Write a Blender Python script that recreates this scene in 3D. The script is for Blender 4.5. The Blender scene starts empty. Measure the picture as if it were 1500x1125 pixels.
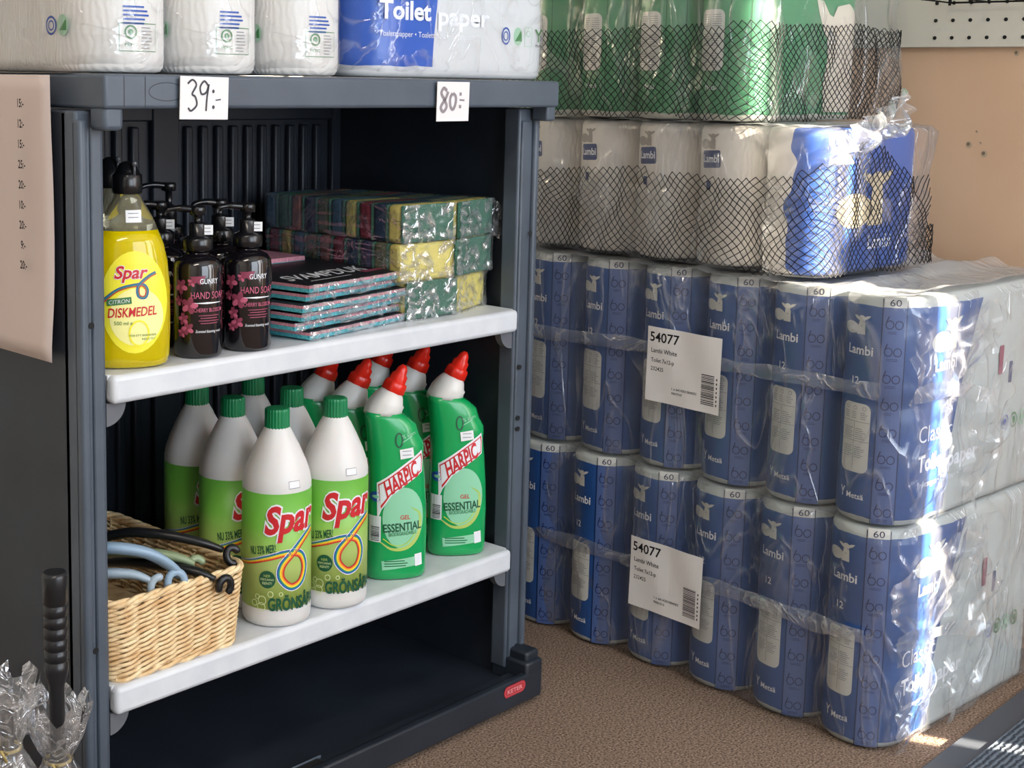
import bpy, bmesh, math, random
from mathutils import Vector, Matrix, noise
random.seed(7)
PI = math.pi
S = bpy.context.scene
COL = S.collection

# ------------------------------------------------------------------ camera
CAMPOS = Vector((-0.80829, -1.16782, 0.84773))
YAW, PITCH, ROLL = 0.79294, 0.13788, 0.01416
F = Vector((math.sin(YAW)*math.cos(PITCH), math.cos(YAW)*math.cos(PITCH), -math.sin(PITCH)))
R0 = Vector((math.cos(YAW), -math.sin(YAW), 0)); U0 = R0.cross(F)
RR = math.cos(ROLL)*R0 + math.sin(ROLL)*U0
UU = -math.sin(ROLL)*R0 + math.cos(ROLL)*U0
cd = bpy.data.cameras.new('camera'); cam = bpy.data.objects.new('camera', cd); COL.objects.link(cam)
m = Matrix((RR, UU, -F)).transposed().to_4x4(); m.translation = CAMPOS
cam.matrix_world = m
cd.sensor_width = 36; cd.lens = 2066.8/1500*36
cd.shift_x = (750-545.86)/1500; cd.shift_y = (406.61-562.5)/1500
cd.clip_start = .05
S.camera = cam

# ------------------------------------------------------------------ light
w = bpy.data.worlds.new('world'); S.world = w; w.use_nodes = True
bg = w.node_tree.nodes['Background']; bg.inputs[0].default_value = (.62, .76, 1, 1); bg.inputs[1].default_value = 2.2
sd = bpy.data.lights.new('sun', 'SUN'); sd.energy = 60; sd.angle = math.radians(.6); sd.color = (1, .86, .68)
sun = bpy.data.objects.new('sun', sd); COL.objects.link(sun)
SUND = Vector((-.335, .942, -.40)).normalized()
sun.rotation_euler = SUND.to_track_quat('-Z', 'Y').to_euler()
def area(name, loc, target, sx, sy, e, col):
    d = bpy.data.lights.new(name, 'AREA'); d.shape = 'RECTANGLE'; d.size = sx; d.size_y = sy; d.energy = e; d.color = col
    o = bpy.data.objects.new(name, d); COL.objects.link(o); o.location = loc
    o.rotation_euler = (Vector(target)-Vector(loc)).to_track_quat('-Z', 'Y').to_euler(); return o
area('front_window_daylight', (-.1, -2.92, 1.35), (-.1, 0, 1.35), 1.6, 1.9, 46, (.80, .89, 1))
area('door_daylight', (1.30, -2.35, 1.25), (.1, -.9, .9), 1.1, 2.0, 40, (.95, .97, 1))
area('warm_fill', (-1.3, -1.2, 2.45), (-1.3, -1.2, 0), 1.2, .3, 20, (1, .88, .74))  # added warm fill from overhead, not a fitting of the room
S.view_settings.view_transform = 'Standard'; S.view_settings.look = 'None'
S.view_settings.gamma = 1; S.view_settings.exposure = 0.12; S.view_settings.use_curve_mapping = False
S.cycles.transparent_max_bounces = 24; S.cycles.max_bounces = 8

# ------------------------------------------------------------------ materials
def lin(c):
    if isinstance(c, str): c = [int(c[i:i+2], 16)/255 for i in (0, 2, 4)]
    return tuple(x/12.92 if x <= .04045 else ((x+.055)/1.055)**2.4 for x in c[:3]) + (1,)
MC = {}
def mat(name, col, rough=.5, spec=.5, **k):
    key = name
    if key in MC: return MC[key]
    m = bpy.data.materials.new(name); m.use_nodes = True
    b = m.node_tree.nodes['Principled BSDF']
    b.inputs['Base Color'].default_value = lin(col); b.inputs['Roughness'].default_value = rough
    b.inputs['Specular IOR Level'].default_value = spec
    for a, v in k.items(): b.inputs[a].default_value = v
    m.diffuse_color = lin(col); MC[key] = m; return m
def N(m, t, **k):
    n = m.node_tree.nodes.new(t)
    for a, v in k.items():
        if hasattr(n, a): setattr(n, a, v)
        else: n.inputs[a].default_value = v
    return n
def L(m, a, b): m.node_tree.links.new(a, b)
def MATH(m, op, a, b=None, clamp=False):
    n = N(m, 'ShaderNodeMath', operation=op, use_clamp=clamp)
    for i, v in enumerate((a, b)):
        if v is None: continue
        if hasattr(v, 'links'): L(m, v, n.inputs[i])
        else: n.inputs[i].default_value = v
    return n.outputs[0]
def bump(m, h, strength=.3, dist=.002, bsdf=None):
    n = N(m, 'ShaderNodeBump'); n.inputs['Strength'].default_value = strength; n.inputs['Distance'].default_value = dist
    L(m, h, n.inputs['Height']); b = bsdf or m.node_tree.nodes['Principled BSDF']
    L(m, n.outputs[0], b.inputs['Normal']); return n
def noisy(m, scale, c1, c2, lo=.35, hi=.65, detail=4, vec=None, coord='Object'):
    tc = N(m, 'ShaderNodeTexCoord'); n = N(m, 'ShaderNodeTexNoise'); n.inputs['Scale'].default_value = scale; n.inputs['Detail'].default_value = detail
    if vec:
        mp = N(m, 'ShaderNodeMapping'); mp.inputs['Scale'].default_value = vec; L(m, tc.outputs[coord], mp.inputs[0]); L(m, mp.outputs[0], n.inputs['Vector'])
    else: L(m, tc.outputs[coord], n.inputs['Vector'])
    r = N(m, 'ShaderNodeValToRGB'); L(m, n.outputs['Fac'], r.inputs[0])
    r.color_ramp.elements[0].position = lo; r.color_ramp.elements[1].position = hi
    r.color_ramp.elements[0].color = lin(c1); r.color_ramp.elements[1].color = lin(c2)
    L(m, r.outputs[0], m.node_tree.nodes['Principled BSDF'].inputs['Base Color'])
    return n

m_carpet = mat('carpet', '8a705e', .95, .1)
nn = noisy(m_carpet, 330, '55453a', 'ab9482', .33, .70, 3)
bump(m_carpet, nn.outputs['Fac'], .6, .003)
m_beige = mat('painted_wall', 'd8b697', .7, .2)
nn = noisy(m_beige, 5, 'd2ae90', 'dcba9c', .3, .7, 3)
m_white_wall = mat('white_plaster', 'd8d2c8', .8, .2); noisy(m_white_wall, 6, 'd0cabf', 'dcd7ce')
m_ceil = mat('ceiling_white', 'e4e2dc', .85, .2); noisy(m_ceil, 8, 'dedcd6', 'e8e6e1')
m_peg = mat('pegboard_white', 'd3cfc2', .5, .3)
m_dark = mat('charcoal_plastic', '222935', .42, .5)
nn = noisy(m_dark, 14, '1f252e', '282f39', .3, .7, 3); bump(m_dark, nn.outputs['Fac'], .12, .002)
m_lid = mat('slate_plastic', '4d535c', .45, .5); nn = noisy(m_lid, 10, '47505b', '525c68')
m_hole = mat('screw_hole_black', '0c0d0f', .8)
m_shelf = mat('white_shelf_plastic', 'd3d7dc', .4, .5); nn = noisy(m_shelf, 30, 'cfd3d9', 'd8dce0'); bump(m_shelf, nn.outputs['Fac'], .1, .001)
m_bracket = mat('grey_bracket', '63666c', .5)
m_paper = mat('white_paper', 'e6e3e2', .8, .2)
m_paper_p = mat('price_list_paper', 'd2c2bb', .85, .2)
m_ink = mat('black_ink', '1c1c20', .7, .2)
m_pen = mat('felt_pen_grey', '4c4c52', .7, .2)
m_blue = mat('print_blue', '1f4fa6', .4)
m_navy = mat('print_navy', '1f3468', .4)
m_white = mat('print_white', 'e6e9ee', .45)
m_seam = mat('seam_navy', '101a40', .4)
m_sixty = mat('print_pale_navy', '14224e', .4)
m_strip = mat('translucent_print_strip', '4d6396', .35)
m_green = mat('print_green', '3f7d46', .45)
m_greenl = mat('print_pale_green', '9cc4a8', .45)
m_red = mat('print_red', 'c8252e', .4)
m_yel = mat('print_yellow', 'f2d230', .4)
m_orange = mat('print_orange', 'f09030', .4)
m_teal = mat('print_teal', '2a8f7a', .4)
m_pink = mat('print_pink', 'c2607c', .4)
m_pinkd = mat('print_dark_pink', '8a3a52', .4)
m_grey = mat('print_grey', '7e8086', .5)
m_cream = mat('print_cream', 'cfd0cb', .6)
m_sticker = mat('white_sticker', 'e6e8ea', .5)

def roll_mat(name, film, H, side='c9cbc8', endx=None, b0=.12, rimt=.013, rimb=.009, boundary=True):
    """film printed in one colour round the end of the pack, clear over white rolls farther along its side"""
    m = mat(name, film, .33, .5)
    tc = N(m, 'ShaderNodeTexCoord'); sx = N(m, 'ShaderNodeSeparateXYZ'); L(m, tc.outputs['Object'], sx.inputs[0])
    x, y, z = sx.outputs
    n = N(m, 'ShaderNodeTexNoise'); n.inputs['Scale'].default_value = 22; L(m, tc.outputs['Object'], n.inputs['Vector'])
    wob = MATH(m, 'MULTIPLY', MATH(m, 'SUBTRACT', n.outputs['Fac'], .5), .008)
    zz = MATH(m, 'ADD', z, wob)
    top = MATH(m, 'GREATER_THAN', zz, H-rimt); bot = MATH(m, 'LESS_THAN', zz, rimb)
    mask = MATH(m, 'MAXIMUM', top, bot)
    if boundary:
        bx = MATH(m, 'ADD', MATH(m, 'MULTIPLY', MATH(m, 'MULTIPLY', z, z), .9), b0)
        side_m = MATH(m, 'GREATER_THAN', MATH(m, 'SUBTRACT', x, bx), 0)
        mask = MATH(m, 'MAXIMUM', mask, side_m)
    mx = N(m, 'ShaderNodeMix', data_type='RGBA'); L(m, mask, mx.inputs['Factor'])
    mx.inputs[6].default_value = lin(film); mx.inputs[7].default_value = lin(side)
    L(m, mx.outputs[2], m.node_tree.nodes['Principled BSDF'].inputs['Base Color'])
    n2 = N(m, 'ShaderNodeTexNoise'); n2.inputs['Scale'].default_value = 14; n2.inputs['Distortion'].default_value = 1.2; L(m, tc.outputs['Object'], n2.inputs['Vector'])
    bump(m, n2.outputs['Fac'], .5, .006)
    return m
def paper_roll_mat(name, col, col2):
    m = mat(name, col, .7, .3)
    tc = N(m, 'ShaderNodeTexCoord'); wv = N(m, 'ShaderNodeTexWave'); wv.inputs['Scale'].default_value = 60; wv.inputs['Distortion'].default_value = 9; wv.inputs['Detail Scale'].default_value = .6
    L(m, tc.outputs['Object'], wv.inputs['Vector'])
    bump(m, wv.outputs['Fac'], .35, .0012); return m
def film_mat(name, haze=.05, gloss=.10, scale=16, rough=.10, tint=(1, 1, 1), strength=.7, crease=.35, width=16, dist=.006, mapscale=(1, 1, 1)):
    m = bpy.data.materials.new(name); m.use_nodes = True; nt = m.node_tree; nt.nodes.clear()
    out = N(m, 'ShaderNodeOutputMaterial'); tr = N(m, 'ShaderNodeBsdfTransparent'); tr.inputs[0].default_value = tint + (1,)
    gl = N(m, 'ShaderNodeBsdfGlossy'); gl.inputs['Roughness'].default_value = rough; gl.inputs[0].default_value = (.95, .97, 1, 1)
    df = N(m, 'ShaderNodeBsdfDiffuse'); df.inputs[0].default_value = (.85, .87, .9, 1)
    tl = N(m, 'ShaderNodeBsdfTranslucent'); tl.inputs[0].default_value = (.85, .87, .9, 1)
    tc = N(m, 'ShaderNodeTexCoord')
    n1 = N(m, 'ShaderNodeTexNoise'); n1.inputs['Scale'].default_value = scale; n1.inputs['Detail'].default_value = 3; n1.inputs['Distortion'].default_value = 1.4
    mp = N(m, 'ShaderNodeMapping'); mp.inputs['Scale'].default_value = mapscale; mp.inputs['Rotation'].default_value = (.5, .3, .2); L(m, tc.outputs['Object'], mp.inputs[0])
    L(m, mp.outputs[0], n1.inputs['Vector'])
    r = MATH(m, 'ABSOLUTE', MATH(m, 'SUBTRACT', n1.outputs['Fac'], .5))
    ridge = MATH(m, 'SUBTRACT', 1, MATH(m, 'MULTIPLY', r, width), clamp=True)
    n2 = N(m, 'ShaderNodeTexNoise'); n2.inputs['Scale'].default_value = scale*.45; n2.inputs['Detail'].default_value = 2; n2.inputs['Distortion'].default_value = .6
    L(m, tc.outputs['Object'], n2.inputs['Vector'])
    h = MATH(m, 'ADD', MATH(m, 'MULTIPLY', ridge, .35), MATH(m, 'MULTIPLY', n2.outputs['Fac'], 1.6))
    bn = N(m, 'ShaderNodeBump'); bn.inputs['Strength'].default_value = strength; bn.inputs['Distance'].default_value = dist; L(m, h, bn.inputs['Height'])
    for b in (gl, df): L(m, bn.outputs[0], b.inputs['Normal'])
    lw = N(m, 'ShaderNodeLayerWeight'); lw.inputs['Blend'].default_value = .25; L(m, bn.outputs[0], lw.inputs['Normal'])
    fg = MATH(m, 'ADD', MATH(m, 'ADD', MATH(m, 'MULTIPLY', lw.outputs['Fresnel'], .45), gloss), MATH(m, 'MULTIPLY', ridge, crease*.5), clamp=True)
    fh = MATH(m, 'ADD', MATH(m, 'MULTIPLY', ridge, crease*.5), haze, clamp=True)
    a0 = N(m, 'ShaderNodeMixShader'); a0.inputs[0].default_value = .5; L(m, df.outputs[0], a0.inputs[1]); L(m, tl.outputs[0], a0.inputs[2])
    a = N(m, 'ShaderNodeMixShader'); L(m, fh, a.inputs[0]); L(m, tr.outputs[0], a.inputs[1]); L(m, a0.outputs[0], a.inputs[2])
    b = N(m, 'ShaderNodeMixShader'); L(m, fg, b.inputs[0]); L(m, a.outputs[0], b.inputs[1]); L(m, gl.outputs[0], b.inputs[2])
    L(m, b.outputs[0], out.inputs[0]); return m

# ------------------------------------------------------------------ object helpers
def link_mesh(name, me, parent=None):
    o = bpy.data.objects.new(name, me); COL.objects.link(o)
    if parent: o.parent = parent
    return o
def obj(name, bm, mats, parent=None, smooth=False):
    me = bpy.data.meshes.new(name); bm.normal_update(); bm.to_mesh(me); bm.free()
    if not isinstance(mats, (list, tuple)): mats = [mats]
    for m in mats: me.materials.append(m)
    if smooth: me.polygons.foreach_set('use_smooth', [True]*len(me.polygons))
    return link_mesh(name, me, parent)
def thing(name, label, cat, loc=(0, 0, 0), rz=0, group=None):
    o = bpy.data.objects.new(name, None); COL.objects.link(o); o.empty_display_size = .05
    o.location = loc; o.rotation_euler = (0, 0, rz); tag(o, label, cat, group); return o
def tag(o, label, cat, group=None):
    o['label'] = label; o['category'] = cat
    if group: o['group'] = group
    return o
def struct(o): o['kind'] = 'structure'; return o
def dup(root, loc, rz, label, group=None):
    r = root.copy(); COL.objects.link(r); r.location = loc; r.rotation_euler = (0, 0, rz); r['label'] = label
    if group: r['group'] = group
    for ch in list(root.children):
        c = ch.copy(); COL.objects.link(c); c.parent = r
        for g in list(ch.children):
            d = g.copy(); COL.objects.link(d); d.parent = c
    return r
def add_box(bm, x0, x1, y0, y1, z0, z1, mi=0, bev=0, seg=1):
    vs = [bm.verts.new((x, y, z)) for x in (x0, x1) for y in (y0, y1) for z in (z0, z1)]
    fs = [bm.faces.new([vs[i] for i in q]) for q in ((0, 1, 3, 2), (4, 6, 7, 5), (0, 4, 5, 1), (2, 3, 7, 6), (0, 2, 6, 4), (1, 5, 7, 3))]
    for f in fs: f.material_index = mi
    if bev:
        es = list({e for f in fs for e in f.edges})
        r = bmesh.ops.bevel(bm, geom=es, offset=bev, segments=seg, affect='EDGES', profile=.5)
        for f in r['faces']: f.material_index = mi; f.smooth = True
def box(x0, x1, y0, y1, z0, z1, bev=0, seg=1):
    bm = bmesh.new(); add_box(bm, x0, x1, y0, y1, z0, z1, 0, bev, seg); return bm
def rings(bm, rs, closed=True, cap0=True, cap1=True, mi=0, smooth=True, mif=None):
    """skin a list of vertex rings"""
    R = [[bm.verts.new(p) for p in r] for r in rs]; n = len(R[0])
    for i in range(len(R)-1):
        for j in range(n if closed else n-1):
            f = bm.faces.new((R[i][j], R[i][(j+1) % n], R[i+1][(j+1) % n], R[i+1][j])); f.smooth = smooth
            f.material_index = mif(i, j) if mif else mi
    if cap0: f = bm.faces.new(list(reversed(R[0]))); f.material_index = mif(0, 0) if mif else mi
    if cap1: f = bm.faces.new(R[-1]); f.material_index = mif(len(R)-2, 0) if mif else mi
def lathe(prof, n=32, mi=0, bm=None, c=(0, 0), mif=None):
    bm = bm or bmesh.new()
    rings(bm, [[(c[0]+r*math.cos(2*PI*j/n), c[1]+r*math.sin(2*PI*j/n), z) for j in range(n)] for r, z in prof], mi=mi, mif=mif)
    return bm
def tube(bm, pts, r, n=6, mi=0, cap=True, flat=1.0, up=Vector((0, 0, 1)), closed=False):
    pts = [Vector(p) for p in pts]; rs = []
    k = len(pts)
    for i, p in enumerate(pts):
        a = pts[(i-1) % k] if (i or closed) else p; b = pts[(i+1) % k] if (i < k-1 or closed) else p
        t = (b-a).normalized(); s = t.cross(up)
        if s.length < 1e-4: s = t.cross(Vector((1, 0, 0)))
        s.normalize(); u = s.cross(t); rad = r[i] if isinstance(r, (list, tuple)) else r
        rs.append([p + s*math.cos(2*PI*j/n)*rad + u*math.sin(2*PI*j/n)*rad*flat for j in range(n)])
    if closed: rs.append(rs[0])
    rings(bm, rs, cap0=cap and not closed, cap1=cap and not closed, mi=mi)
def bez(pts, n=8):
    """Catmull-Rom through points"""
    P = [Vector(p) for p in pts]; P = [2*P[0]-P[1]] + P + [2*P[-1]-P[-2]]; out = []
    for i in range(1, len(P)-2):
        for k in range(n):
            t = k/n; a, b, c, d = P[i-1:i+3]
            out.append(.5*((2*b)+(c-a)*t+(2*a-5*b+4*c-d)*t*t+(3*b-a-3*c+d)*t**3))
    out.append(P[-2]); return out

# ------------------------------------------------------------------ flat print laid on a surface
TC = {}
def text_geo(s, bold=0):
    k = (s, bold)
    if k not in TC:
        c = bpy.data.curves.new('t', 'FONT'); c.body = s; c.size = 1; c.align_x = 'CENTER'; c.offset = bold; c.resolution_u = 3
        o = bpy.data.objects.new('t', c); COL.objects.link(o)
        dg = bpy.context.evaluated_depsgraph_get(); me = o.evaluated_get(dg).to_mesh()
        TC[k] = ([(v.co.x, v.co.y) for v in me.vertices], [tuple(p.vertices) for p in me.polygons])
        o.evaluated_get(dg).to_mesh_clear(); bpy.data.objects.remove(o); bpy.data.curves.remove(c)
    return TC[k]
class Print:
    def __init__(s): s.it = []
    def poly(s, pts, m, layer=0): s.it.append((list(pts), [tuple(range(len(pts)))], m, layer))
    def rect(s, x, z, w, h, m, layer=0, r=0, rot=0):
        pts = []
        if r:
            for cx, cz, a in ((x+w/2-r, z-h/2+r, -90), (x+w/2-r, z+h/2-r, 0), (x-w/2+r, z+h/2-r, 90), (x-w/2+r, z-h/2+r, 180)):
                for k in range(5):
                    t = math.radians(a+k*22.5); pts.append((cx+r*math.cos(t), cz+r*math.sin(t)))
        else: pts = [(x-w/2, z-h/2), (x+w/2, z-h/2), (x+w/2, z+h/2), (x-w/2, z+h/2)]
        if rot:
            c, n = math.cos(rot), math.sin(rot); pts = [(x+(a-x)*c-(b-z)*n, z+(a-x)*n+(b-z)*c) for a, b in pts]
        s.poly(pts, m, layer)
    def ell(s, x, z, a, b, m, layer=0, n=20, rot=0):
        c, q = math.cos(rot), math.sin(rot)
        s.poly([(x+a*math.cos(2*PI*k/n)*c-b*math.sin(2*PI*k/n)*q, z+a*math.cos(2*PI*k/n)*q+b*math.sin(2*PI*k/n)*c) for k in range(n)], m, layer)
    def ring(s, x, z, a, b, w, m, layer=0, n=20):
        v = []; f = []
        for k in range(n):
            t = 2*PI*k/n; v += [(x+a*math.cos(t), z+b*math.sin(t)), (x+(a-w)*math.cos(t), z+(b-w)*math.sin(t))]
            f.append((2*k, (2*k+2) % (2*n), (2*k+3) % (2*n), 2*k+1))
        s.it.append((v, f, m, layer))
    def line(s, pts, w, m, layer=0, off=0):
        """stroke; w a width or list; off shifts it sideways"""
        P = [Vector(p[:2]) for p in pts]; v = []; f = []
        for i, p in enumerate(P):
            t = (P[min(i+1, len(P)-1)]-P[max(i-1, 0)]).normalized(); n = Vector((-t.y, t.x)); ww = (w[i] if isinstance(w, list) else w)/2
            oo = off[i] if isinstance(off, list) else off
            v += [tuple(p+n*(oo+ww)), tuple(p+n*(oo-ww))]
            if i: f.append((2*i-2, 2*i, 2*i+1, 2*i-1))
        s.it.append((v, f, m, layer))
    def text(s, t, x, z, h, m, layer=1, bold=0, shear=0, rot=0, sx=1, width=None):
        v, f = text_geo(t, bold)
        xs = [a for a, _ in v]; k = h/.70
        if width: sx = width/((max(xs)-min(xs))*k)
        mid = (max(xs)+min(xs))/2; c, q = math.cos(rot), math.sin(rot); o = []
        for a, b in v:
            b2 = (b-.35)*k; a2 = (a-mid)*k*sx + shear*b2
            o.append((x+a2*c-b2*q, z+a2*q+b2*c))
        s.it.append((o, f, m, layer))
    def build(s, name, fn, parent, du=.004, dv=None, base=.0003, step=.00015):
        mats = []; bm = bmesh.new()
        for v, f, m, layer in s.it:
            if m not in mats: mats.append(m)
            mi = mats.index(m); b2 = bmesh.new(); vs = [b2.verts.new((a, b, 0)) for a, b in v]
            for q in f:
                try: b2.faces.new([vs[i] for i in q])
                except ValueError: pass
            big = [q for q in b2.faces if len(q.verts) > 4]
            if big: bmesh.ops.triangulate(b2, faces=big)
            for ax, d in ((0, du), (1, dv)):
                if not d: continue
                lo = min(p[ax] for p in v); hi = max(p[ax] for p in v)
                k = math.ceil(lo/d)
                while k*d < hi:
                    co = (k*d, 0, 0) if ax == 0 else (0, k*d, 0); no = (1, 0, 0) if ax == 0 else (0, 1, 0)
                    if k*d > lo+1e-6: bmesh.ops.bisect_plane(b2, geom=b2.verts[:]+b2.edges[:]+b2.faces[:], plane_co=co, plane_no=no, dist=1e-7)
                    k += 1
            mp = {}
            for vv in b2.verts: mp[vv] = bm.verts.new(fn(vv.co.x, vv.co.y, base+step*layer))
            for q in b2.faces:
                try: nf = bm.faces.new([mp[x] for x in q.verts]); nf.material_index = mi
                except ValueError: pass
            b2.free()
        return obj(name, bm, mats, parent)
def cyl(r, a0, c=(0, 0), rf=None):
    return lambda s, z, o: (c[0]+(r+o)*math.cos(a0+s/r), c[1]+(r+o)*math.sin(a0+s/r), z)
def plane(org, right, up, nrm):
    org, right, up, nrm = map(Vector, (org, right, up, nrm))
    return lambda s, z, o: tuple(org+right*s+up*z+nrm*o)
def view_angle(x, y): return math.atan2(CAMPOS.y-y, CAMPOS.x-x)
def lamb(p, x, z, k, m, dark=None, layer=1, face=None):
    """small lamb emblem: lying body, head with two ears"""
    p.ell(x-.42*k, z-.18*k, .5*k, .26*k, m, layer)
    p.poly([(x-.05*k, z-.42*k), (x+.38*k, z-.42*k), (x+.36*k, z+.1*k), (x+.05*k, z+.1*k)], m, layer)
    fm = face or m
    p.poly([(x+.0*k, z+.3*k), (x+.36*k, z+.32*k), (x+.30*k, z-.02*k), (x+.2*k, z-.14*k), (x+.1*k, z-.02*k)], fm, layer+1)
    p.poly([(x+.06*k, z+.30*k), (x-.05*k, z+.36*k), (x-.24*k, z+.37*k), (x-.14*k, z+.26*k), (x+.03*k, z+.17*k)], fm, layer+1)
    p.poly([(x+.32*k, z+.31*k), (x+.44*k, z+.38*k), (x+.62*k, z+.40*k), (x+.52*k, z+.28*k), (x+.34*k, z+.19*k)], fm, layer+1)
    p.ell(x+.19*k, z+.29*k, .16*k, .10*k, fm, layer+1.5, 10)
    if dark:
        for dx in (.09, .27): p.ell(x+dx*k, z+.15*k, .022*k, .03*k, dark, layer+3, 6)
        p.ell(x+.19*k, z-.07*k, .04*k, .025*k, dark, layer+2, 6)
def lines_of_text(p, x, z, w, n, dz, m, layer=2, h=.0009, seed=1):
    rr = random.Random(seed)
    for i in range(n):
        ww = w*rr.uniform(.65, 1); p.rect(x-w/2+ww/2, z-i*dz, ww, h, m, layer)
def barcode(p, x, z, w, h, m, layer=2, vertical=False, seed=3):
    rr = random.Random(seed); t = 0; L_ = h if vertical else w
    while t < L_:
        b = rr.uniform(.0006, .0016)
        if vertical: p.rect(x, z-h/2+t+b/2, w, b, m, layer)
        else: p.rect(x-w/2+t+b/2, z, b, h, m, layer)
        t += b+rr.uniform(.0006, .0014)

# ------------------------------------------------------------------ the room
XR, YB = 1.375, .47
struct(obj('floor', box(-2.6, XR+.1, -3.05, YB+.1, -.05, 0), m_carpet))
struct(obj('wall_back', box(-2.6, XR+.1, YB, YB+.1, 0, 2.6), m_white_wall))
struct(obj('wall_left', box(-2.7, -2.6, -3.05, YB+.1, 0, 2.6), m_white_wall))
struct(obj('ceiling', box(-2.7, XR+.1, -3.15, YB+.1, 2.6, 2.7), m_ceil))
bm = bmesh.new()
for b in ((-2.7, -1.65, 0, 2.6), (.95, XR+.1, 0, 2.6), (-1.65, .95, 0, .35), (-1.65, .95, 2.35, 2.6)):
    add_box(bm, b[0], b[1], -3.15, -3.05, b[2], b[3])
struct(obj('wall_front', bm, m_white_wall))
fr = obj('window_1', box(-1.65, -1.6, -3.13, -3.06, .35, 2.35), m_white); struct(fr)
for b in ((.9, .95, .35, 2.35), (-.38, -.33, .35, 2.35), (-1.6, .9, .35, .4), (-1.6, .9, 2.3, 2.35)):
    obj('window_frame', box(b[0], b[1], -3.13, -3.06, b[2], b[3]), m_white, fr)
# right wall: solid beside the sacks; past it, by the entrance, unseen gaps shaped for the sun strips
bm = bmesh.new()
YA, YC = -1.677, -1.587                      # gap placed to land the sun streak on floor and sacks
add_box(bm, XR, XR+.04, -1.0, YB+.1, 0, 2.6)
T = XR+.008                                   # thin unseen sheet, open slots added to cast the upper sun strips
solid = [(-3.05, -1.80), (-1.587, -1.53), (-1.47, -1.34), (-1.305, -1.13), (-1.05, -1.0)]
for a_, b_ in solid: add_box(bm, XR, T, a_, b_, 0, 2.6)
add_box(bm, XR, T, -1.80, YA, 0, 1.15)
for a_, b_, z_ in ((YA, YC, .25), (-1.53, -1.47, 1.15), (-1.34, -1.305, 1.15), (-1.13, -1.05, 1.15)): add_box(bm, XR, T, a_, b_, 0, z_)
for a_, b_ in ((-1.80, YC), (-1.53, -1.47), (-1.34, -1.305), (-1.13, -1.05)): add_box(bm, XR, T, a_, b_, 2.0, 2.6)
struct(obj('wall_right', bm, m_beige))

m_blocker = mat('sun_blocker_plaster', 'b9b2a6', .9, .1); noisy(m_blocker, 2, 'b0a99d', 'c2bbaf')
fc = obj('sun_blocker', box(-9, 2.3, -6.0, -5.6, 0, 6.5), m_blocker); struct(fc)  # unseen wall added to keep direct sun out of the front window
struct(obj('ground', box(-9, 9, -9, -3.15, -.2, -.06), mat('outside_paving', '8d8a84', .9, .1)))
# wall blemishes under the pegboard
p = Print()
m_scar = mat('plaster_scar', '7d6a58', .9); m_scar2 = mat('plaster_chip', 'b9a58c', .9)
for y, z, a in ((-.355, .903, .004), (-.294, .765, .005), (-.318, .752, .005), (-.305, .785, .002), (-.312, .768, .0018)):
    p.ell(-y, z, a, a*1.1, m_scar2, 0, 9); p.ell(-y-.001, z+.001, a*.55, a*.6, m_scar, 1, 7)
sc = p.build('plaster_scars', plane((XR, 0, 0), (0, -1, 0), (0, 0, 1), (-1, 0, 0)), None); sc['kind'] = 'structure'; sc.name = 'wall_scars_1'

# pegboard on the right wall
pg = thing('pegboard', 'white pegboard with rows of dark holes, fixed high on the beige right wall', 'pegboard', (XR, -.5, .912))
bm = bmesh.new(); add_box(bm, -.012, -.001, -.9, .62, 0, .6, 0, .001)
obj('board', bm, m_peg, pg)
bm = bmesh.new()
for i in range(62):
    for j in range(22):
        y = .235-.0263*i+.5-.5; z = .0145+.0262*j
        lathe([(.0029, 0), (.0029, .0012)], 10, bm=bm)
        for v in bm.verts[-20:]: v.co = Vector((-.0115-v.co.z, y+v.co.x+.03, z+v.co.y))
h = obj('peg_holes', bm, m_hole, pg); h['kind'] = 'stuff'
wr = thing('wire_rack', 'black wire rack hooked onto the pegboard, lower rail in view at top right', 'wire rack', (XR-.03, -.262, .978))
bm = bmesh.new()
tube(bm, [(0, 0, 0), (0, -.45, -.001)], .0016, 6); tube(bm, [(-.10, 0, 0), (-.10, -.45, 0)], .0016, 6)
for k in range(9): tube(bm, [(0, -.002-.055*k, .04), (0, -.002-.055*k, 0), (-.10, -.002-.055*k, 0)], .0013, 5)
tube(bm, [(0, 0, .055), (0, 0, -.004)], .0022, 6)
obj('rack_wires', bm, m_hole, wr)
for k in (0, 3, 6):
    bm = bmesh.new(); tube(bm, [(.018, -.03-.055*k, .05), (0, -.03-.055*k, .05), (0, -.03-.055*k, .0)], .0018, 5)
    obj('hook', bm, m_hole, wr)

# entrance mat
mt = thing('door_mat', 'dark grey ribbed entrance mat with smooth rubber border beside the wrapped blue packs', 'mat', (.83, -.492, 0), -.0)
m_rub = mat('mat_rubber', '454a52', .5, .5); m_rib = mat('mat_ribs', '3e4650', .9, .2)
tc = N(m_rib, 'ShaderNodeTexCoord'); wv = N(m_rib, 'ShaderNodeTexWave'); wv.bands_direction = 'Y'
wv.inputs['Scale'].default_value = 42; wv.inputs['Distortion'].default_value = 3.0; wv.inputs['Detail'].default_value = 3; wv.inputs['Detail Scale'].default_value = 2.5
L(m_rib, tc.outputs['Object'], wv.inputs['Vector']); bump(m_rib, wv.outputs['Fac'], .55, .003)
r_ = N(m_rib, 'ShaderNodeValToRGB'); r_.color_ramp.elements[0].color = lin('333a43'); r_.color_ramp.elements[1].color = lin('6a747f')
L(m_rib, wv.outputs['Fac'], r_.inputs[0]); L(m_rib, r_.outputs[0], m_rib.node_tree.nodes['Principled BSDF'].inputs['Base Color'])
bm = bmesh.new(); add_box(bm, 0, .53, -1.0, 0, .0, .006, 0, .002); obj('rubber_border', bm, m_rub, mt)
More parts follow.
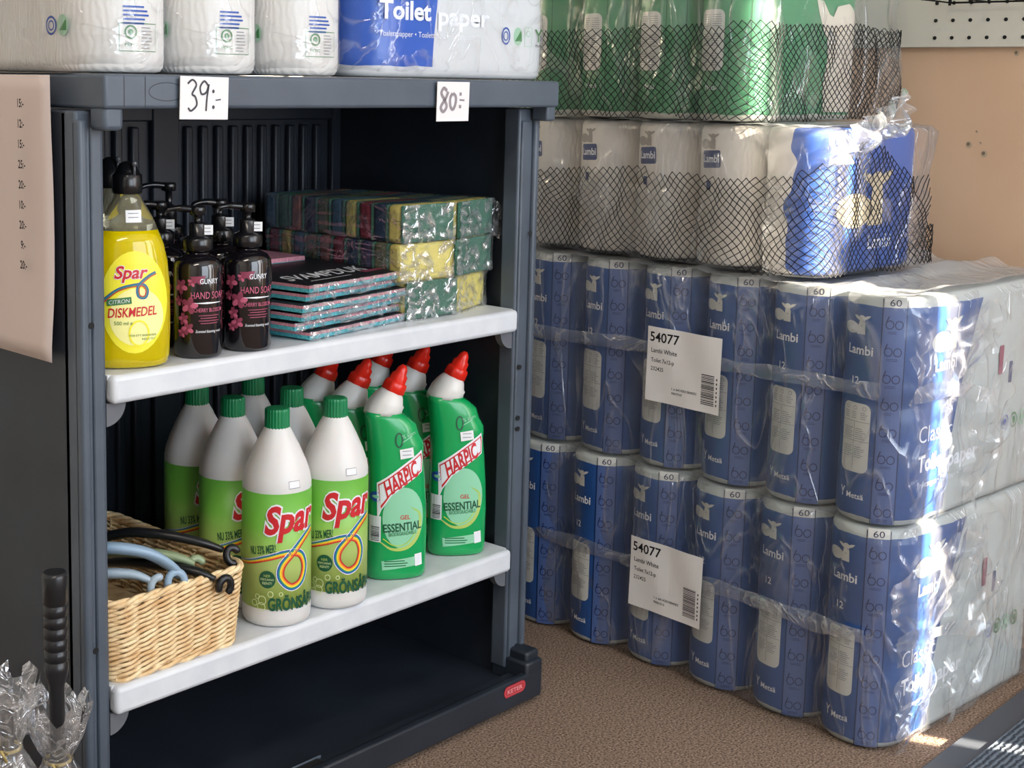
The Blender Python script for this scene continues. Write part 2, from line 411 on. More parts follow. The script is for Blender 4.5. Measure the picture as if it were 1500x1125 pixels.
bm = bmesh.new(); add_box(bm, .04, .49, -.96, -.04, .005, .0105, 0, .002, 2); obj('ribbed_pile', bm, m_rib, mt)

# ------------------------------------------------------------------ storage unit
ZL = .852
un = thing('storage_unit', 'charcoal plastic storage cabinet without doors, white shelves full of cleaning products', 'cabinet', (0, 0, 0))
def side_panel(x0, x1, s):
    bm = bmesh.new()
    add_box(bm, x0, x1, .02, .37, .012, .816, 0, .002)
    return bm
obj('side_panel', side_panel(-.033, -.012, -1), m_dark, un); obj('side_panel', side_panel(.664, .685, 1), m_dark, un)
for s, xa, xb in ((-1, -.033, 0), (1, .652, .690)):
    bm = bmesh.new()
    add_box(bm, xa, xb, .004, .03, .045, .816, 0, .003, 2)
    xo = xa if s < 0 else xb
    add_box(bm, min(xo, xo-s*.011), max(xo, xo-s*.011), -.002, .012, .05, .808, 0, .004, 3)
    add_box(bm, xa+.016 if s < 0 else xa+.004, xb-.004 if s < 0 else xb-.018, .001, .01, .05, .80, 0, .002, 1)
    po = obj('front_post', bm, m_lid, un)
    for z in ((.604, .266) if s < 0 else (.65, .47, .40, .385)):
        bm = bmesh.new()
        xh = xa+.012 if s < 0 else (xb-.016 if z == .65 else xb-.03)
        lathe([(.0035, 0), (.0035, .0015)], 12, bm=bm)
        for v in bm.verts[-24:]: v.co = Vector((xh+v.co.x, -.0015-v.co.z*.3, z+v.co.y))
        obj('screw_hole', bm, m_hole, po)
# back panel: two ribbed fields in a plain frame
bp = bmesh.new(); add_box(bp, -.012, .664, .362, .372, .012, .816)
for x0, x1 in ((.0, .318), (.362, .652)):
    pass
for a, b, c, d in ((-.012, .01, .012, .816), (.318, .362, .012, .816), (.645, .664, .012, .816)):
    add_box(bp, a, b, .352, .362, c, d, 0, .002)
for z0, z1 in ((.792, .816), (.535, .552), (.2, .22), (.012, .05)):
    add_box(bp, .01, .318, .352, .362, z0, z1, 0, .002); add_box(bp, .362, .645, .352, .362, z0, z1, 0, .002)
obj('back_panel', bp, m_dark, un)
bp = bmesh.new()
for x0 in [.02+.0265*k for k in range(11)]+[.374+.0265*k for k in range(10)]:
    for z0, z1 in ((.556, .785), (.224, .53), (.055, .196)):
        add_box(bp, x0, x0+.0125, .353, .362, z0, z1, 0, .003, 2)
rb = obj('back_ribs', bp, m_dark, un)
# lid
bm = bmesh.new(); add_box(bm, -.022, .692, -.030, .385, .818, ZL, 0, .004, 3)
add_box(bm, -.020, .004, -.026, .0, .797, .822, 0, .005, 2); add_box(bm, .672, .690, -.026, .0, .800, .822, 0, .003, 2)
lid = obj('lid', bm, m_lid, un)
p = Print(); p.line([(.03+.043*(1-math.cos(t))/2*1 if False else .03+.022+.022*math.cos(t)*(1.0), .835+.009*math.sin(t)) for t in [2*PI*k/24 for k in range(25)]], .0009, m_dark)
p.rect(.001, .835, .0008, .03, m_dark); p.rect(.026, .835, .0008, .03, m_dark)
p.build('moulded_mark', plane((0, -.030, 0), (1, 0, 0), (0, 0, 1), (0, -1, 0)), lid)
# base
bm = bmesh.new()
add_box(bm, -.030, .688, -.004, .37, .008, .030)
add_box(bm, -.029, .688, -.034, -.022, .008, .047, 0, .003, 2)
add_box(bm, -.030, .66, -.024, 0, .008, .040, 0, .002, 1)
add_box(bm, .655, .6905, -.0335, .03, .0078, .062, 0, .004, 2); add_box(bm, .66, .688, -.028, .03, .055, .074, 0, .004, 2)
add_box(bm, -.031, .0, -.0335, .03, .0078, .066, 0, .004, 2)
for x in (-.02, .65):
    for y in (0, .34): add_box(bm, x, x+.03, y-.01, y+.02, 0, .01)
bs = obj('base', bm, m_dark, un)
bm = bmesh.new(); add_box(bm, .235, .29, -.02, -.004, .038, .0425, 0, .001); obj('door_socket', bm, m_hole, bs)
bm = bmesh.new(); add_box(bm, .228, .297, -.0225, -.020, .040, .0445, 0, .0008); add_box(bm, .228, .297, -.004, -.002, .040, .044, 0, .0008)
obj('socket_rim', bm, m_lid, bs)
p = Print(); p.rect(.628, .038-.003, .046, .016, mat('badge_red', 'b03038', .4), 0, .0078)
p.rect(.628, .035, .042, .0125, mat('badge_light_red', 'd2606a', .4), 1, .006); p.rect(.628, .035, .040, .0108, MC['badge_red'], 2, .005)
p.text('KETER', .628, .035, .0058, mat('badge_letter', 'e8a0a4', .4), 3, bold=.02, width=.032)
p.build('badge', plane((0, -.0345, 0), (1, 0, 0), (0, 0, 1), (0, -1, 0)), un)['label'] = 'small red rounded maker badge'
# shelves
for nm, zt, th in (('upper', .550, .030), ('lower', .219, .031)):
    bm = bmesh.new()
    add_box(bm, .0015, .650, -.006, .012, zt-th, zt, 0, .006, 3)
    add_box(bm, .0015, .650, .004, .350, zt-.016, zt-.0001, 0, .001)
    sh = obj('shelf', bm, m_shelf, un)
    for xx, s in ((.001, 1), (.651, -1)):
        bm = bmesh.new(); pts = [(0, 0)]+[(.024*math.cos(t), -.024*math.sin(t)) for t in [PI/2*k/8 for k in range(9)]]
        a = [bm.verts.new((xx+s*q[0], .006, zt-th+q[1])) for q in pts]; b = [bm.verts.new((xx+s*q[0], .016, zt-th+q[1])) for q in pts]
        bm.faces.new(a); bm.faces.new(list(reversed(b)))
        for i in range(len(a)): bm.faces.new((a[i], a[i-1], b[i-1], b[i]))
        obj('bracket', bm, m_bracket, un)

# price cards and the price list
def card(lbl, x, z, wd, hg, tilt, draw):
    t = thing('price_card', lbl, 'price tag', (x, -.034, z), 0)
    bm = bmesh.new(); add_box(bm, -wd/2, wd/2, -.0006, .0002, -hg/2, hg/2)
    c = obj('card', bm, m_paper, t); p = Print(); draw(p)
    p.build('handwriting', plane((0, -.0007, 0), (1, 0, 0), (0, 0, 1), (0, -1, 0)), t)
    t.rotation_euler = (.02, tilt, 0); return t
def d39(p):
    g = [(-.022, .014), (-.016, .018), (-.011, .013), (-.016, .004), (-.012, .001), (-.010, -.007), (-.017, -.013), (-.021, -.010)]
    p.line(bez([(a, b) + (0,) for a, b in g], 5), .0021, m_pen)
    g = [(.004, .013), (-.001, .017), (-.006, .011), (-.004, .004), (.002, .006), (.005, .014), (.003, .001), (.002, -.013)]
    p.line(bez([(a, b) + (0,) for a, b in g], 5), .0021, m_pen)
    p.ell(.011, .007, .0016, .0019, m_pen); p.ell(.0115, -.009, .0016, .0019, m_pen); p.line([(.014, -.002), (.021, -.001)], .0013, m_pen)
card('white price card reading 39:- on the grey lid edge under the paper rolls', .096, .829, .062, .043, .015, d39)
m_pen2 = mat('felt_pen_wide', '8f878b', .7)
def d80(p):
    g = [(-.012, .013), (-.018, .016), (-.022, .010), (-.016, .002), (-.012, -.006), (-.018, -.012), (-.022, -.006), (-.014, .004), (-.010, .012)]
    p.line(bez([(a, b) + (0,) for a, b in g], 5), .0040, m_pen2)
    g = [(-.002, .010), (-.006, .004), (-.005, -.006), (.0, -.009), (.004, -.002), (.004, .006), (-.001, .010)]
    p.line(bez([(a, b) + (0,) for a, b in g], 5), .0040, m_pen2)
    p.rect(.0125, .009, .004, .004, m_pen2); p.rect(.0125, -.006, .004, .004, m_pen2); p.line([(.011, .002), (.020, .0015)], .0022, m_pen2)
card('white price card reading 80:- hanging from the lid edge at right', .476, .8255, .058, .047, 0, d80)
pl = thing('price_list', 'tall white paper price list taped to the dark left side of the cabinet', 'price list', (-.036, .035, .565), 0)
bm = bmesh.new(); nz = 18; ny = 10; V = []
for i in range(nz+1):
    z = .285*i/nz
    row = [bm.verts.new((-.004-.006*math.exp(-((z)/.05)**2)*(1-j/ny) - .002*math.sin(z*30)*.3, -.004+.004*i/nz+.21*j/ny, z+.0)) for j in range(ny+1)]
    V.append(row)
for i in range(nz):
    for j in range(ny): bm.faces.new((V[i][j], V[i][j+1], V[i+1][j+1], V[i+1][j])).smooth = True
ob = obj('sheet', bm, m_paper_p, pl); md = ob.modifiers.new('t', 'SOLIDIFY'); md.thickness = .0003
p = Print()
for i, tx in enumerate(('15:-', '12:-', '15:-', '25:-', '20:-', '10:-', '20:-', '9:-', '20:-')):
    z = .258-.0203*i; dx = 0
    p.text(tx, -.0405, z-.001, .0082, m_ink, 1, bold=.022, sx=.72)
p.build('printed_prices', plane((-.0125, 0, 0), (0, -1, 0), (0, 0, 1), (-1, 0, 0)), pl)

# ------------------------------------------------------------------ roll packs
def outline(D, r, n=12, bulge=.0015):
    """stadium outline, ends at x=0 and x=D, y from -r to r"""
    pts = []
    for k in range(n+1): t = PI/2+PI*k/n; pts.append((r+r*math.cos(t), r*math.sin(t)))
    m_ = max(2, int((D-2*r)/.014))
    for k in range(1, m_):
        x = r+(D-2*r)*k/m_; pts.append((x, -r+bulge*(1-math.cos(2*PI*(x-r)/.11))/2))
    for k in range(n+1): t = -PI/2+PI*k/n; pts.append((D-r+r*math.cos(t), r*math.sin(t)))
    for k in range(m_-1, 0, -1):
        x = r+(D-2*r)*k/m_; pts.append((x, r-bulge*(1-math.cos(2*PI*(x-r)/.11))/2))
    return pts
def pack_bm(D, r, H, joints=3):
    o = outline(D, r); rs = []
    prof = [(0, .010), (.0015, .004), (.006, .0008), (.012, 0)]
    for j in range(1, joints): z = H*j/joints; prof += [(z-.012, 0), (z, .0012), (z+.012, 0)]
    prof += [(H-.014, 0), (H-.007, .0006), (H-.0018, .003), (H, .009)]
    for z, ins in prof:
        rs.append([(r+(x-r)*(1-ins/r) if x < r else (D-r+(x-D+r)*(1-ins/r) if x > D-r else x), y*(1-ins/r), z) for x, y in o])
    bm = bmesh.new(); rings(bm, rs); return bm
SO = Vector((.87037, -.44085, 0)); SA = -.07106    # the stack's corner and turn
def sl(lx, ly, z=0):
    c, s = math.cos(SA), math.sin(SA); return Vector((SO.x+lx*c-ly*s, SO.y+lx*s+ly*c, z))
PW, PH, PD = .1093, .294, .435
m_packblue = roll_mat('blue_printed_film', '284f8b', PH, 'b4bab8')
def end_map(r): return lambda s, z, o: (r-(r+o)*math.cos(-s/r), (r+o)*math.sin(-s/r), z)     # s runs to the viewer's right
r = PW/2-.0006
bp_obj = obj('toilet_paper_pack', pack_bm(PD, r, PH), m_packblue)
p = Print(); s0 = -.012
lamb(p, s0-.004, .256, .030, m_cream, m_grey)
p.text('Lambi', s0+.0, .2235, .0115, m_white, 1, bold=.018, width=.039)
p.build('logo_print', end_map(r), bp_obj, du=.0042)
p = Print(); p.text('12', s0-.003, .184, .0095, m_white, 1, bold=.012); p.build('number_print', end_map(r), bp_obj, du=.0042)
p = Print()
p.rect(s0, .110, .043, .090, m_cream, 1, .009)
for zz, hh in ((.149, 1), (.128, 1), (.104, 1)):
    for dx in (-.013, 0, .013) if zz > .14 else (-.009, .009):
        lines_of_text(p, s0+dx, zz-.006, .010 if zz > .14 else .015, 6 if zz < .14 else 4, .0026, m_grey, 2, .0008, int(zz*1e3+dx*1e3))
        if zz > .14: p.ring(s0+dx, zz-.0005, .0028, .0028, .0007, m_grey, 2, 8)
p.line([(s0-.021, .131), (s0+.021, .131)], .0006, m_grey, 2); p.line([(s0-.021, .106), (s0+.021, .106)], .0006, m_grey, 2)
p.line([(s0, .07), (s0, .13)], .0006, m_grey, 2)
p.build('info_panel', end_map(r), bp_obj, du=.0042)
p = Print()
p.text('Metsä', s0+.006, .0345, .0075, m_white, 1, bold=.012); p.line([(s0-.018, .043), (s0-.0145, .036)], .0018, m_white); p.line([(s0-.011, .043), (s0-.0145, .036), (s0-.0145, .030)], .0018, m_white)
p.build('maker_print', end_map(r), bp_obj, du=.0042)
p = Print(); s1 = .031
p.rect(s1, PH/2, .027, PH-.006, m_strip, 0)
for q in (-.0145, .0145): p.rect(s1+q, PH/2, .0009, PH-.004, m_seam, 1)
for i in range(8):
    z = .018+.0345*i; p.ring(s1-.0055, z, .0052, .0058, .0012, m_sixty, 1, 14); p.ring(s1+.0055, z, .0052, .0058, .0012, m_sixty, 1, 14)
    p.line([(s1-.0098, z+.002), (s1-.007, z+.0105)], .0014, m_sixty, 1); lines_of_text(p, s1, z-.009, .014, 2, .002, m_sixty, 1, .0006, i)
p.rect(s1, PH-.006, .0265, .0135, m_cream, 2); p.text('60', s1, PH-.0065, .0085, m_seam, 3, sx=1.2)
# wide side of the pack
fm_end = end_map(r)
bpr = p.build('seam_strip', fm_end, bp_obj, du=.0042)
def side_print(name, H, words, col, x0=.045):
    p = Print()
    p.text(words[0], x0+.040, .118, .022, m_white, 1, bold=-.006, width=.086)
    p.text('Toilet', x0+.034, .080, .021, m_white, 1, bold=.03, width=.072); p.text('paper', x0+.118, .076, .021, m_white, 1, bold=.03, width=.082)
    p.text('Toalettpapper • Toalettpapir • Toiletpapir', x0+.075, .052, .0075, m_white, 1, width=.15)
    p.text('Lambi', x0+.055, .205, .017, m_white, 1, bold=.018); lamb(p, x0+.060, .243, .05, m_cream, m_grey)
    for i, c in enumerate((m_blue, m_green, m_greenl, m_green)):
        p.ring(x0+.235+.026*i, .10, .010, .011, .0022, c, 1)
        p.ell(x0+.235+.026*i, .10, .0045, .005, c, 1, 10)
    p.rect(x0+.21, .19, .012, .04, m_pinkd, 1, .002); p.rect(x0+.24, .17, .01, .03, m_navy, 1, .002)
    return p
sp = side_print('side', PH, ('Classic',), m_packblue)
sp.build('side_print', plane((0, -r+.0002, 0), (1, 0, 0), (0, 0, 1), (0, -1, 0)), bp_obj, du=None)
def pack_label(row, k):
    row = 'lower' if row == 0 else 'upper'
    if k == 0: return 'blue pack of white rolls at the near corner of the %s blue row' % row
    return 'blue pack of white rolls, %s back from the near corner, %s blue row' % (('second', 'third', 'fourth', 'fifth', 'sixth', 'seventh')[k-1], row)
dxs = {0: (-.004, -.001, .001, -.003, -.009, -.012, -.012), 1: (-.004, .0, .004, .002, -.002, -.003, -.003)}
first = True
for row in (0, 1):
    for k in range(7):
        loc = sl(dxs[row][k]+(.004 if row else 0), PW*(k+.5), .001+(PH+.0025)*row)
        loc.z += (.000, .001, .0, .0015, .001, 0, 0)[k]
        rz = SA+random.uniform(-.012, .012)
        if first: bp_obj.location = loc; bp_obj.rotation_euler = (0, 0, rz); tag(bp_obj, pack_label(0, 0), 'toilet paper', 'blue toilet paper packs in the wrapped sacks'); first = False
        else: dup(bp_obj, loc, rz, pack_label(row, k))

# sack film: a wrinkled sleeve round a row of packs
def fold(v, k): return noise.noise(Vector(v)*k)
def sleeve(W, D, H, corner=.03, gap=.004, amp=.008, z0=0, scal=.006, pw=PW, nseg=240, nz=36, seed=0, tuft=True, top=True, band=.55, sag=0):
    """outline of a sack: x 0..D, y 0..W; returns bmesh"""
    pts = []
    c = corner; per = []
    def seg(a, b, nrm, n):
        for i in range(n): t = i/n; per.append((a[0]+(b[0]-a[0])*t, a[1]+(b[1]-a[1])*t, nrm))
    def arc(cx, cy, a0, n=6):
        for i in range(n): t = a0+PI/2*i/n; per.append((cx+c*math.cos(t), cy+c*math.sin(t), (math.cos(t), math.sin(t))))
    n1 = int(W/.0085); n2 = int(D/.009)
    seg((0, W-c), (0, c), (-1, 0), n1); arc(c, c, PI); seg((c, 0), (D-c, 0), (0, -1), n2); arc(D-c, c, PI*1.5)
    seg((D, c), (D, W-c), (1, 0), n1); arc(D-c, W-c, 0); seg((D-c, W), (c, W), (0, 1), n2); arc(c, W-c, PI/2)
    rs = []
    def disp(x, y, z, nr):
        g = gap
        if nr[0] < -.9:                                  # the side with the round pack ends: film dips between packs
            ph = (y % pw)/pw; g -= scal*(1-abs(math.sin(PI*ph)))
        n_ = abs(fold((x*1.3+seed, y*1.3, z*.8), 9))*amp + abs(fold((x+seed*2, y*1.0, z*1.5), 24))*amp*.12
        if nr[0] > -.5: n_ *= 1.6
        return g+n_
    for i in range(nz+1):
        z = H*i/nz; ring = []
        e = 0
        if i == 0: e = -.010
        if i == nz: e = -.010
        bd = .0015*math.exp(-((z/H-band)/.03)**2)
        for x, y, nr in per:
            d = disp(x, y, z, nr)+e-bd*2; zz = z+(fold((x*3, y*3, seed), 6)*.004 if 0 < i < nz else 0)
            ring.append((x+nr[0]*d, y+nr[1]*d, z0+zz+(.003 if i == nz else 0)))
        rs.append(ring)
    bm = bmesh.new(); rings(bm, rs, cap0=False, cap1=False)
    return bm
def top_sheet(W, D, H, z0, seed, pw, lift):
    bm = bmesh.new(); nx = 40; ny = 84; V = []
    for i in range(nx+1):
        row = []
        for j in range(ny+1):
            x, y = D*i/nx, W*j/ny; q = (y+.012*fold((x*2, seed, y), 4)) % pw/pw
            ridge = math.exp(-((min(q, 1-q))/.16)**2)
            row.append(bm.verts.new((x, y, z0+H+.0035+lift*(.35+.65*abs(fold((x*.7+seed, y*2, 4), 7))*2)*ridge*(.3+1.0*i/nx)+.004*abs(fold((x*1.5, y*3, seed), 12)))))
        V.append(row)
    for i in range(nx):
        for j in range(ny): bm.faces.new((V[i][j], V[i+1][j], V[i+1][j+1], V[i][j+1])).smooth = True
    return bm
film_a = film_mat('sack_film', .10, .015, 7, .16, crease=.22, width=26, dist=.008, mapscale=(1.6, 1.6, .5))
film_f = film_mat('sack_film_fold', .06, .012, 7, .16, crease=.35, width=24, dist=.003, mapscale=(1.2, 1.2, .8))
film_b = film_mat('pack_film', .02, .008, 12, .14, crease=.22, width=26, dist=.002)
film_c = film_mat('cellophane', .06, .02, 22, .14, crease=.8, width=12, dist=.003)
film_top = film_mat('sack_top_film', .45, .06, 9, .22, crease=.3, dist=.006)  # extra white haze stands in for sunlight on the sack tops
film_thick = film_mat('folded_film', .20, .05, 14, .16, crease=.4, dist=.008)
def crumple(n, w, h, amp, seed, fn, fq=10):
    """a free flap of film: fn maps (u,v) in 0..1 and a normal offset to a point"""
    bm = bmesh.new(); V = []
    for i in range(n+1):
        V.append([])
        for j in range(n+1):
            u, v = i/n, j/n; d = amp*(abs(fold((u*w*1.5+seed, v*h*1.5, 0), fq))*2-.5+.12*fold((u*w+seed, v*h, 3), fq*3))
            V[-1].append(bm.verts.new(fn(u, v, d)))
    for i in range(n):
        for j in range(n): bm.faces.new((V[i][j], V[i+1][j], V[i+1][j+1], V[i][j+1])).smooth = True
    return bm
def ship_label(parent, u0, u1, z0, z1, lx, skew, code, seed):
    W_, H_ = u1-u0, z1-z0; uc, zc = (u0+u1)/2, (z0+z1)/2
    def fn(s, z, o): 
        y = uc-s; ph = ((y) % PW)/PW
        return (lx-o-.0015*math.sin(PI*ph)+.0007*math.sin(s*90+z*40), y, zc+z-skew*s)
    p = Print(); p.rect(0, 0, W_, H_, m_paper, 0)
    p.text('54077', -W_*.5+.029, H_*.5-.014, .0135, m_ink, 1, bold=.014, width=.049)
    p.text('Lambi White', -W_*.5+.029, H_*.5-.0335, .0064, m_ink, 1, bold=.01, width=.044)
    p.text('Toilet 7x12-p', -W_*.5+.027, H_*.5-.0475, .0058, m_ink, 1, bold=.01, width=.040)
    p.text('232425', -W_*.5+.018, H_*.5-.060, .0055, m_ink, 1, bold=.01, width=.022)
    p.text('1 x 6414301084083', -.002+W_*.04, -H_*.5+.023, .0035, m_ink, 1, bold=.008, width=.042)
    p.text(code, -.014+W_*.04, -H_*.5+.0165, .0033, m_ink, 1, bold=.008, width=.019)
    barcode(p, W_*.5-.020, -H_*.5+.032, .022, .042, m_ink, 1, True, seed)
    for i in range(7): p.rect(W_*.5-.005, -H_*.5+.013+.006*i, .0018, .003, m_ink, 1)
    o = p.build('shipping_label', fn, parent, du=.006, dv=.02); o['label'] = 'white printed shipping label with number and barcode'; return o
for row in (0, 1):
    zb = .0015+(PH+.0015)*row
    sk = thing('plastic_sack', 'clear wrinkled plastic sack around the %s row of blue packs' % ('lower' if row == 0 else 'upper'), 'plastic sack', sl(0, 0, 0), SA, 'clear sacks around the blue packs')
    bm = sleeve(PW*7, PD+.004, PH-.004, .045, .005, .008, zb, .012, seed=row*5+1, top=(row == 1))
    obj('film', bm, film_a, sk)
    if row: obj('film_top', top_sheet(PW*7, PD, PH-.002, zb, 5, PW, .022), film_top, sk)
    if row == 0: ship_label(sk, .272, .398, .092, .196, -.0165, .015, '90062315', 3)
    else: ship_label(sk, .258, .383, .402, .509, -.0165, .01, '90079747', 5)
    # the taped fold band half way up and the gathered corner flaps
    bm = bmesh.new(); zz = zb+PH*(.60 if row else .52)
    for a, b, n in (((-.0095, PW*7), (-.0095, .03), 90), ((.0, -.012), (.22, -.016), 26)):
        V = []
        for i in range(n+1):
            t = i/n; x = a[0]+(b[0]-a[0])*t; y = a[1]+(b[1]-a[1])*t; h = .010+.006*fold((x*5, y*5, row), 3); dz = .006*fold((x*2, y*2, row+9), 3)-(.03*(x/.22)**2 if n == 26 else 0)
            V.append((bm.verts.new((x-.002*abs(fold((x, y*8, 1), 8)), y, zz-h+dz)), bm.verts.new((x-.003, y, zz+dz)), bm.verts.new((x, y, zz+h+dz))))
        for i in range(n):
            for j in range(2): bm.faces.new((V[i][j], V[i+1][j], V[i+1][j+1], V[i][j+1])).smooth = True
    obj('tape_band', bm, film_thick, sk)
    for q, (cx, cz, rw, rh) in enumerate(((.08, zb+.20, .14, .11), (.16, zb+.235, .10, .07), (.05, zb+.07, .06, .12), (.20, zb+.10, .10, .14))):
        bm = crumple(40, rw*6, rh*6, .020, q*3+row*7, lambda u, v, d, cx=cx, cz=cz, rw=rw, rh=rh: (cx+(u-.5)*rw*(1+.5*v), -.014-d*.7-.01*math.sin(PI*u)*math.sin(PI*v), cz+(v-.5)*rh+(u-.5)*rh*.5), 3.2)
        obj('film_flap', bm, film_f, sk)

# white kitchen roll packs (second level of the stack)
KH = .193
m_kitch = roll_mat('white_rolls_blue_side', '2d549e', KH, 'd6c9bb', boundary=False, rimt=.022, rimb=.004)
m_corner = mat('white_and_blue_film', '2e57a6', .35)
tc = N(m_corner, 'ShaderNodeTexCoord'); sx = N(m_corner, 'ShaderNodeSeparateXYZ'); L(m_corner, tc.outputs['Object'], sx.inputs[0])
nz_ = N(m_corner, 'ShaderNodeTexNoise'); nz_.inputs['Scale'].default_value = 16; nz_.inputs['Detail'].default_value = 1; L(m_corner, tc.outputs['Object'], nz_.inputs['Vector'])
mk = MATH(m_corner, 'LESS_THAN', MATH(m_corner, 'ADD', sx.outputs[1], MATH(m_corner, 'MULTIPLY', MATH(m_corner, 'SUBTRACT', nz_.outputs['Fac'], .5), .05)), -.006)
mx = N(m_corner, 'ShaderNodeMix', data_type='RGBA'); L(m_corner, mk, mx.inputs['Factor']); mx.inputs[6].default_value = lin('d9d4cc'); mx.inputs[7].default_value = lin('2e57a6')
L(m_corner, mx.outputs[2], m_corner.node_tree.nodes['Principled BSDF'].inputs['Base Color'])
m_kwhite = paper_roll_mat('embossed_white_paper', 'd9d4cc', 'cfc8be')
zk = .603
kp = obj('kitchen_roll_pack', pack_bm(.27, .0535, KH, 1), m_kwhite)
p = Print()
p.rect(-.012, .146, .034, .024, m_navy, 1, .003, .06); p.text('Lambi', -.012, .147, .0105, m_white, 2, bold=.015, width=.030, rot=.03)
lamb(p, -.014, .171, .026, mat('lamb_grey', '9a948c', .6), m_grey, 0); p.rect(-.014, .110, .008, .012, m_navy, 1)
p.build('end_print', end_map(.0535), kp, du=.0042)
p = Print()
lamb(p, .12, .10, .09, mat('print_yellow_cream', 'e3d3ae', .5))
p.text('Lambi', .15, .04, .018, m_white, 2, bold=.015)
p.build('side_print', plane((0, -.0532, 0), (1, 0, 0), (0, 0, 1), (0, -1, 0)), kp, du=None)
ords = ('nearest', 'second', 'third', 'fourth', 'fifth')
for k in range(5):
    loc = sl(.008, .135+.1085*(k+.5), zk); lb = 'white roll pack with small blue lamb print, %s from the front under net' % ords[k]
    if k == 0: kp.location = loc; kp.rotation_euler = (0, 0, SA); tag(kp, 'white roll pack with printed blue side at the sunlit corner, under black net', 'paper towels', 'white roll packs under black net')
    else: dup(kp, loc, SA, lb)
kp.data = kp.data.copy(); kp.data.materials.clear(); kp.data.materials.append(m_corner)
for c_ in list(kp.children):
    if c_.name.startswith('end_print'): bpy.data.objects.remove(c_)

# green packs (top of the stack)
m_packgreen = roll_mat('green_printed_film', '4a8f62', PH, 'c9c9be', boundary=False)
GD = .292
def wrap_side(D, r): return lambda s, z, o: (s, -r-o, z) if s <= D-r else (D-r+(r+o)*math.sin((s-D+r)/r), -(r+o)*math.cos((s-D+r)/r), z)
zg = zk+KH+.006
gp = obj('toilet_paper_pack', pack_bm(GD, .0520, PH, 3), m_packgreen)
p = Print()
p.ell(-.012, .205, .024, .021, m_navy, 1); p.text('Lambi', -.012, .205, .009, m_white, 2, bold=.015, width=.034)
p.rect(-.012, .108, .043, .082, m_cream, 1, .009)
for i in range(3): lines_of_text(p, -.022, .142-.026*i, .016, 6, .003, m_grey, 2, .0008, i); lines_of_text(p, -.002, .142-.026*i, .016, 6, .003, m_grey, 2, .0008, i+5)
p.text('Metsä', -.008, .045, .0068, m_white, 1)
for q in (.017, .045): p.rect(q, PH/2, .0009, PH-.02, mat('seam_green', '1f4a30', .5), 1)
p.build('end_print', end_map(.052), gp, du=.0042)
p = Print(); p.rect(.085, .205, .05, .046, m_navy, 1, .018); p.text('Lambi', .087, .204, .017, m_white, 2, bold=.015, width=.04)
m_lamb = mat('print_lamb_cream', 'dcd2c2', .5)
p.poly([(x_+.003, z_) for x_, z_ in ((.205, .160), (.235, .165), (.262, .150), (.282, .120), (.290, .085), (.290, .012), (.180, .012), (.176, .05), (.186, .09), (.182, .115), (.172, .125), (.158, .150), (.150, .168), (.168, .166), (.185, .148), (.195, .145))], m_lamb, 1)
p.ell(.192, .122, .003, .005, m_grey, 2, 8)
p.build('side_print', wrap_side(GD, .0520), gp, du=.006)
for k in range(4):
    loc = sl(-.004, .245+.1055*(k+.5), zg); lb = 'green pack of toilet paper behind black net, %s from the front' % ords[k]
    if k == 0: gp.location = loc; gp.rotation_euler = (0, 0, SA); tag(gp, lb, 'toilet paper', 'green packs at top of the stack')
    else: dup(gp, loc, SA, lb)

# net sleeves over plastic sacks
def net_path(W, D, y0, x0, c=.035, g=.010):
    per = []
    def add(a, b):
        n = int(math.dist(a, b)/.004)
        for i in range(n): per.append((a[0]+(b[0]-a[0])*i/n, a[1]+(b[1]-a[1])*i/n))
    add((x0-g, y0+W), (x0-g, y0+c-g))
    for i in range(12): t = PI+PI/2*i/12; per.append((x0+c-g+(c)*math.cos(t), y0+c-g+c*math.sin(t)))
    add((x0+c-g, y0-g), (x0+D-c+g, y0-g))
    for i in range(12): t = PI*1.5+PI/2*i/12; per.append((x0+D-c+g+c*math.cos(t), y0+c-g+c*math.sin(t)))
    add((x0+D+g, y0+c-g), (x0+D+g, y0+W*.5)); return per
def net_bm(per, z0, ztop, cell, seed, warp=.007, rad=.0007):
    L_ = [0]
    for i in range(1, len(per)): L_.append(L_[-1]+math.dist(per[i], per[i-1]))
    T = L_[-1]
    def pos(s, h):
        ht = ztop(s)
        if s < 0: s = 0
        if s > T-1e-6: s = T-1e-6
        s2 = s+warp*2*fold((s, h, seed), 14)+warp*.7*fold((s, h, seed+5), 40); s2 = min(max(s2, 0), T-1e-6)
        z = h+warp*1.2*fold((s, h, seed+9), 12)
        lo, hi = 0, len(L_)-1
        while hi-lo > 1:
            mid = (lo+hi)//2
            if L_[mid] <= s2: lo = mid
            else: hi = mid
        t = (s2-L_[lo])/(L_[hi]-L_[lo]); a, b = per[lo], per[hi]
        x = a[0]+(b[0]-a[0])*t; y = a[1]+(b[1]-a[1])*t
        d = Vector((b[0]-a[0], b[1]-a[1], 0)).normalized(); nr = Vector((d.y, -d.x, 0))
        o = .002+abs(fold((s, h*.7, seed+3), 16))*.010
        return Vector((x, y, z0+z))+nr*(-o if False else o)
    bm = bmesh.new(); nc = int(T/cell)
    for sgn in (1, -1):
        for i in range(-14, nc+14):
            pts = []
            for j in range(0, 40):
                s = i*cell+sgn*j*cell/2; h = j*cell/2*1.05
                if s < 0 or s > T: 
                    if len(pts) > 1: tube(bm, pts, rad, 3, cap=False)
                    pts = []; continue
                if h > ztop(s): break
                pts.append(pos(s, h))
            if len(pts) > 1: tube(bm, pts, rad, 3, cap=False)
    return bm
m_net = mat('black_net', '15171b', .6, .3)
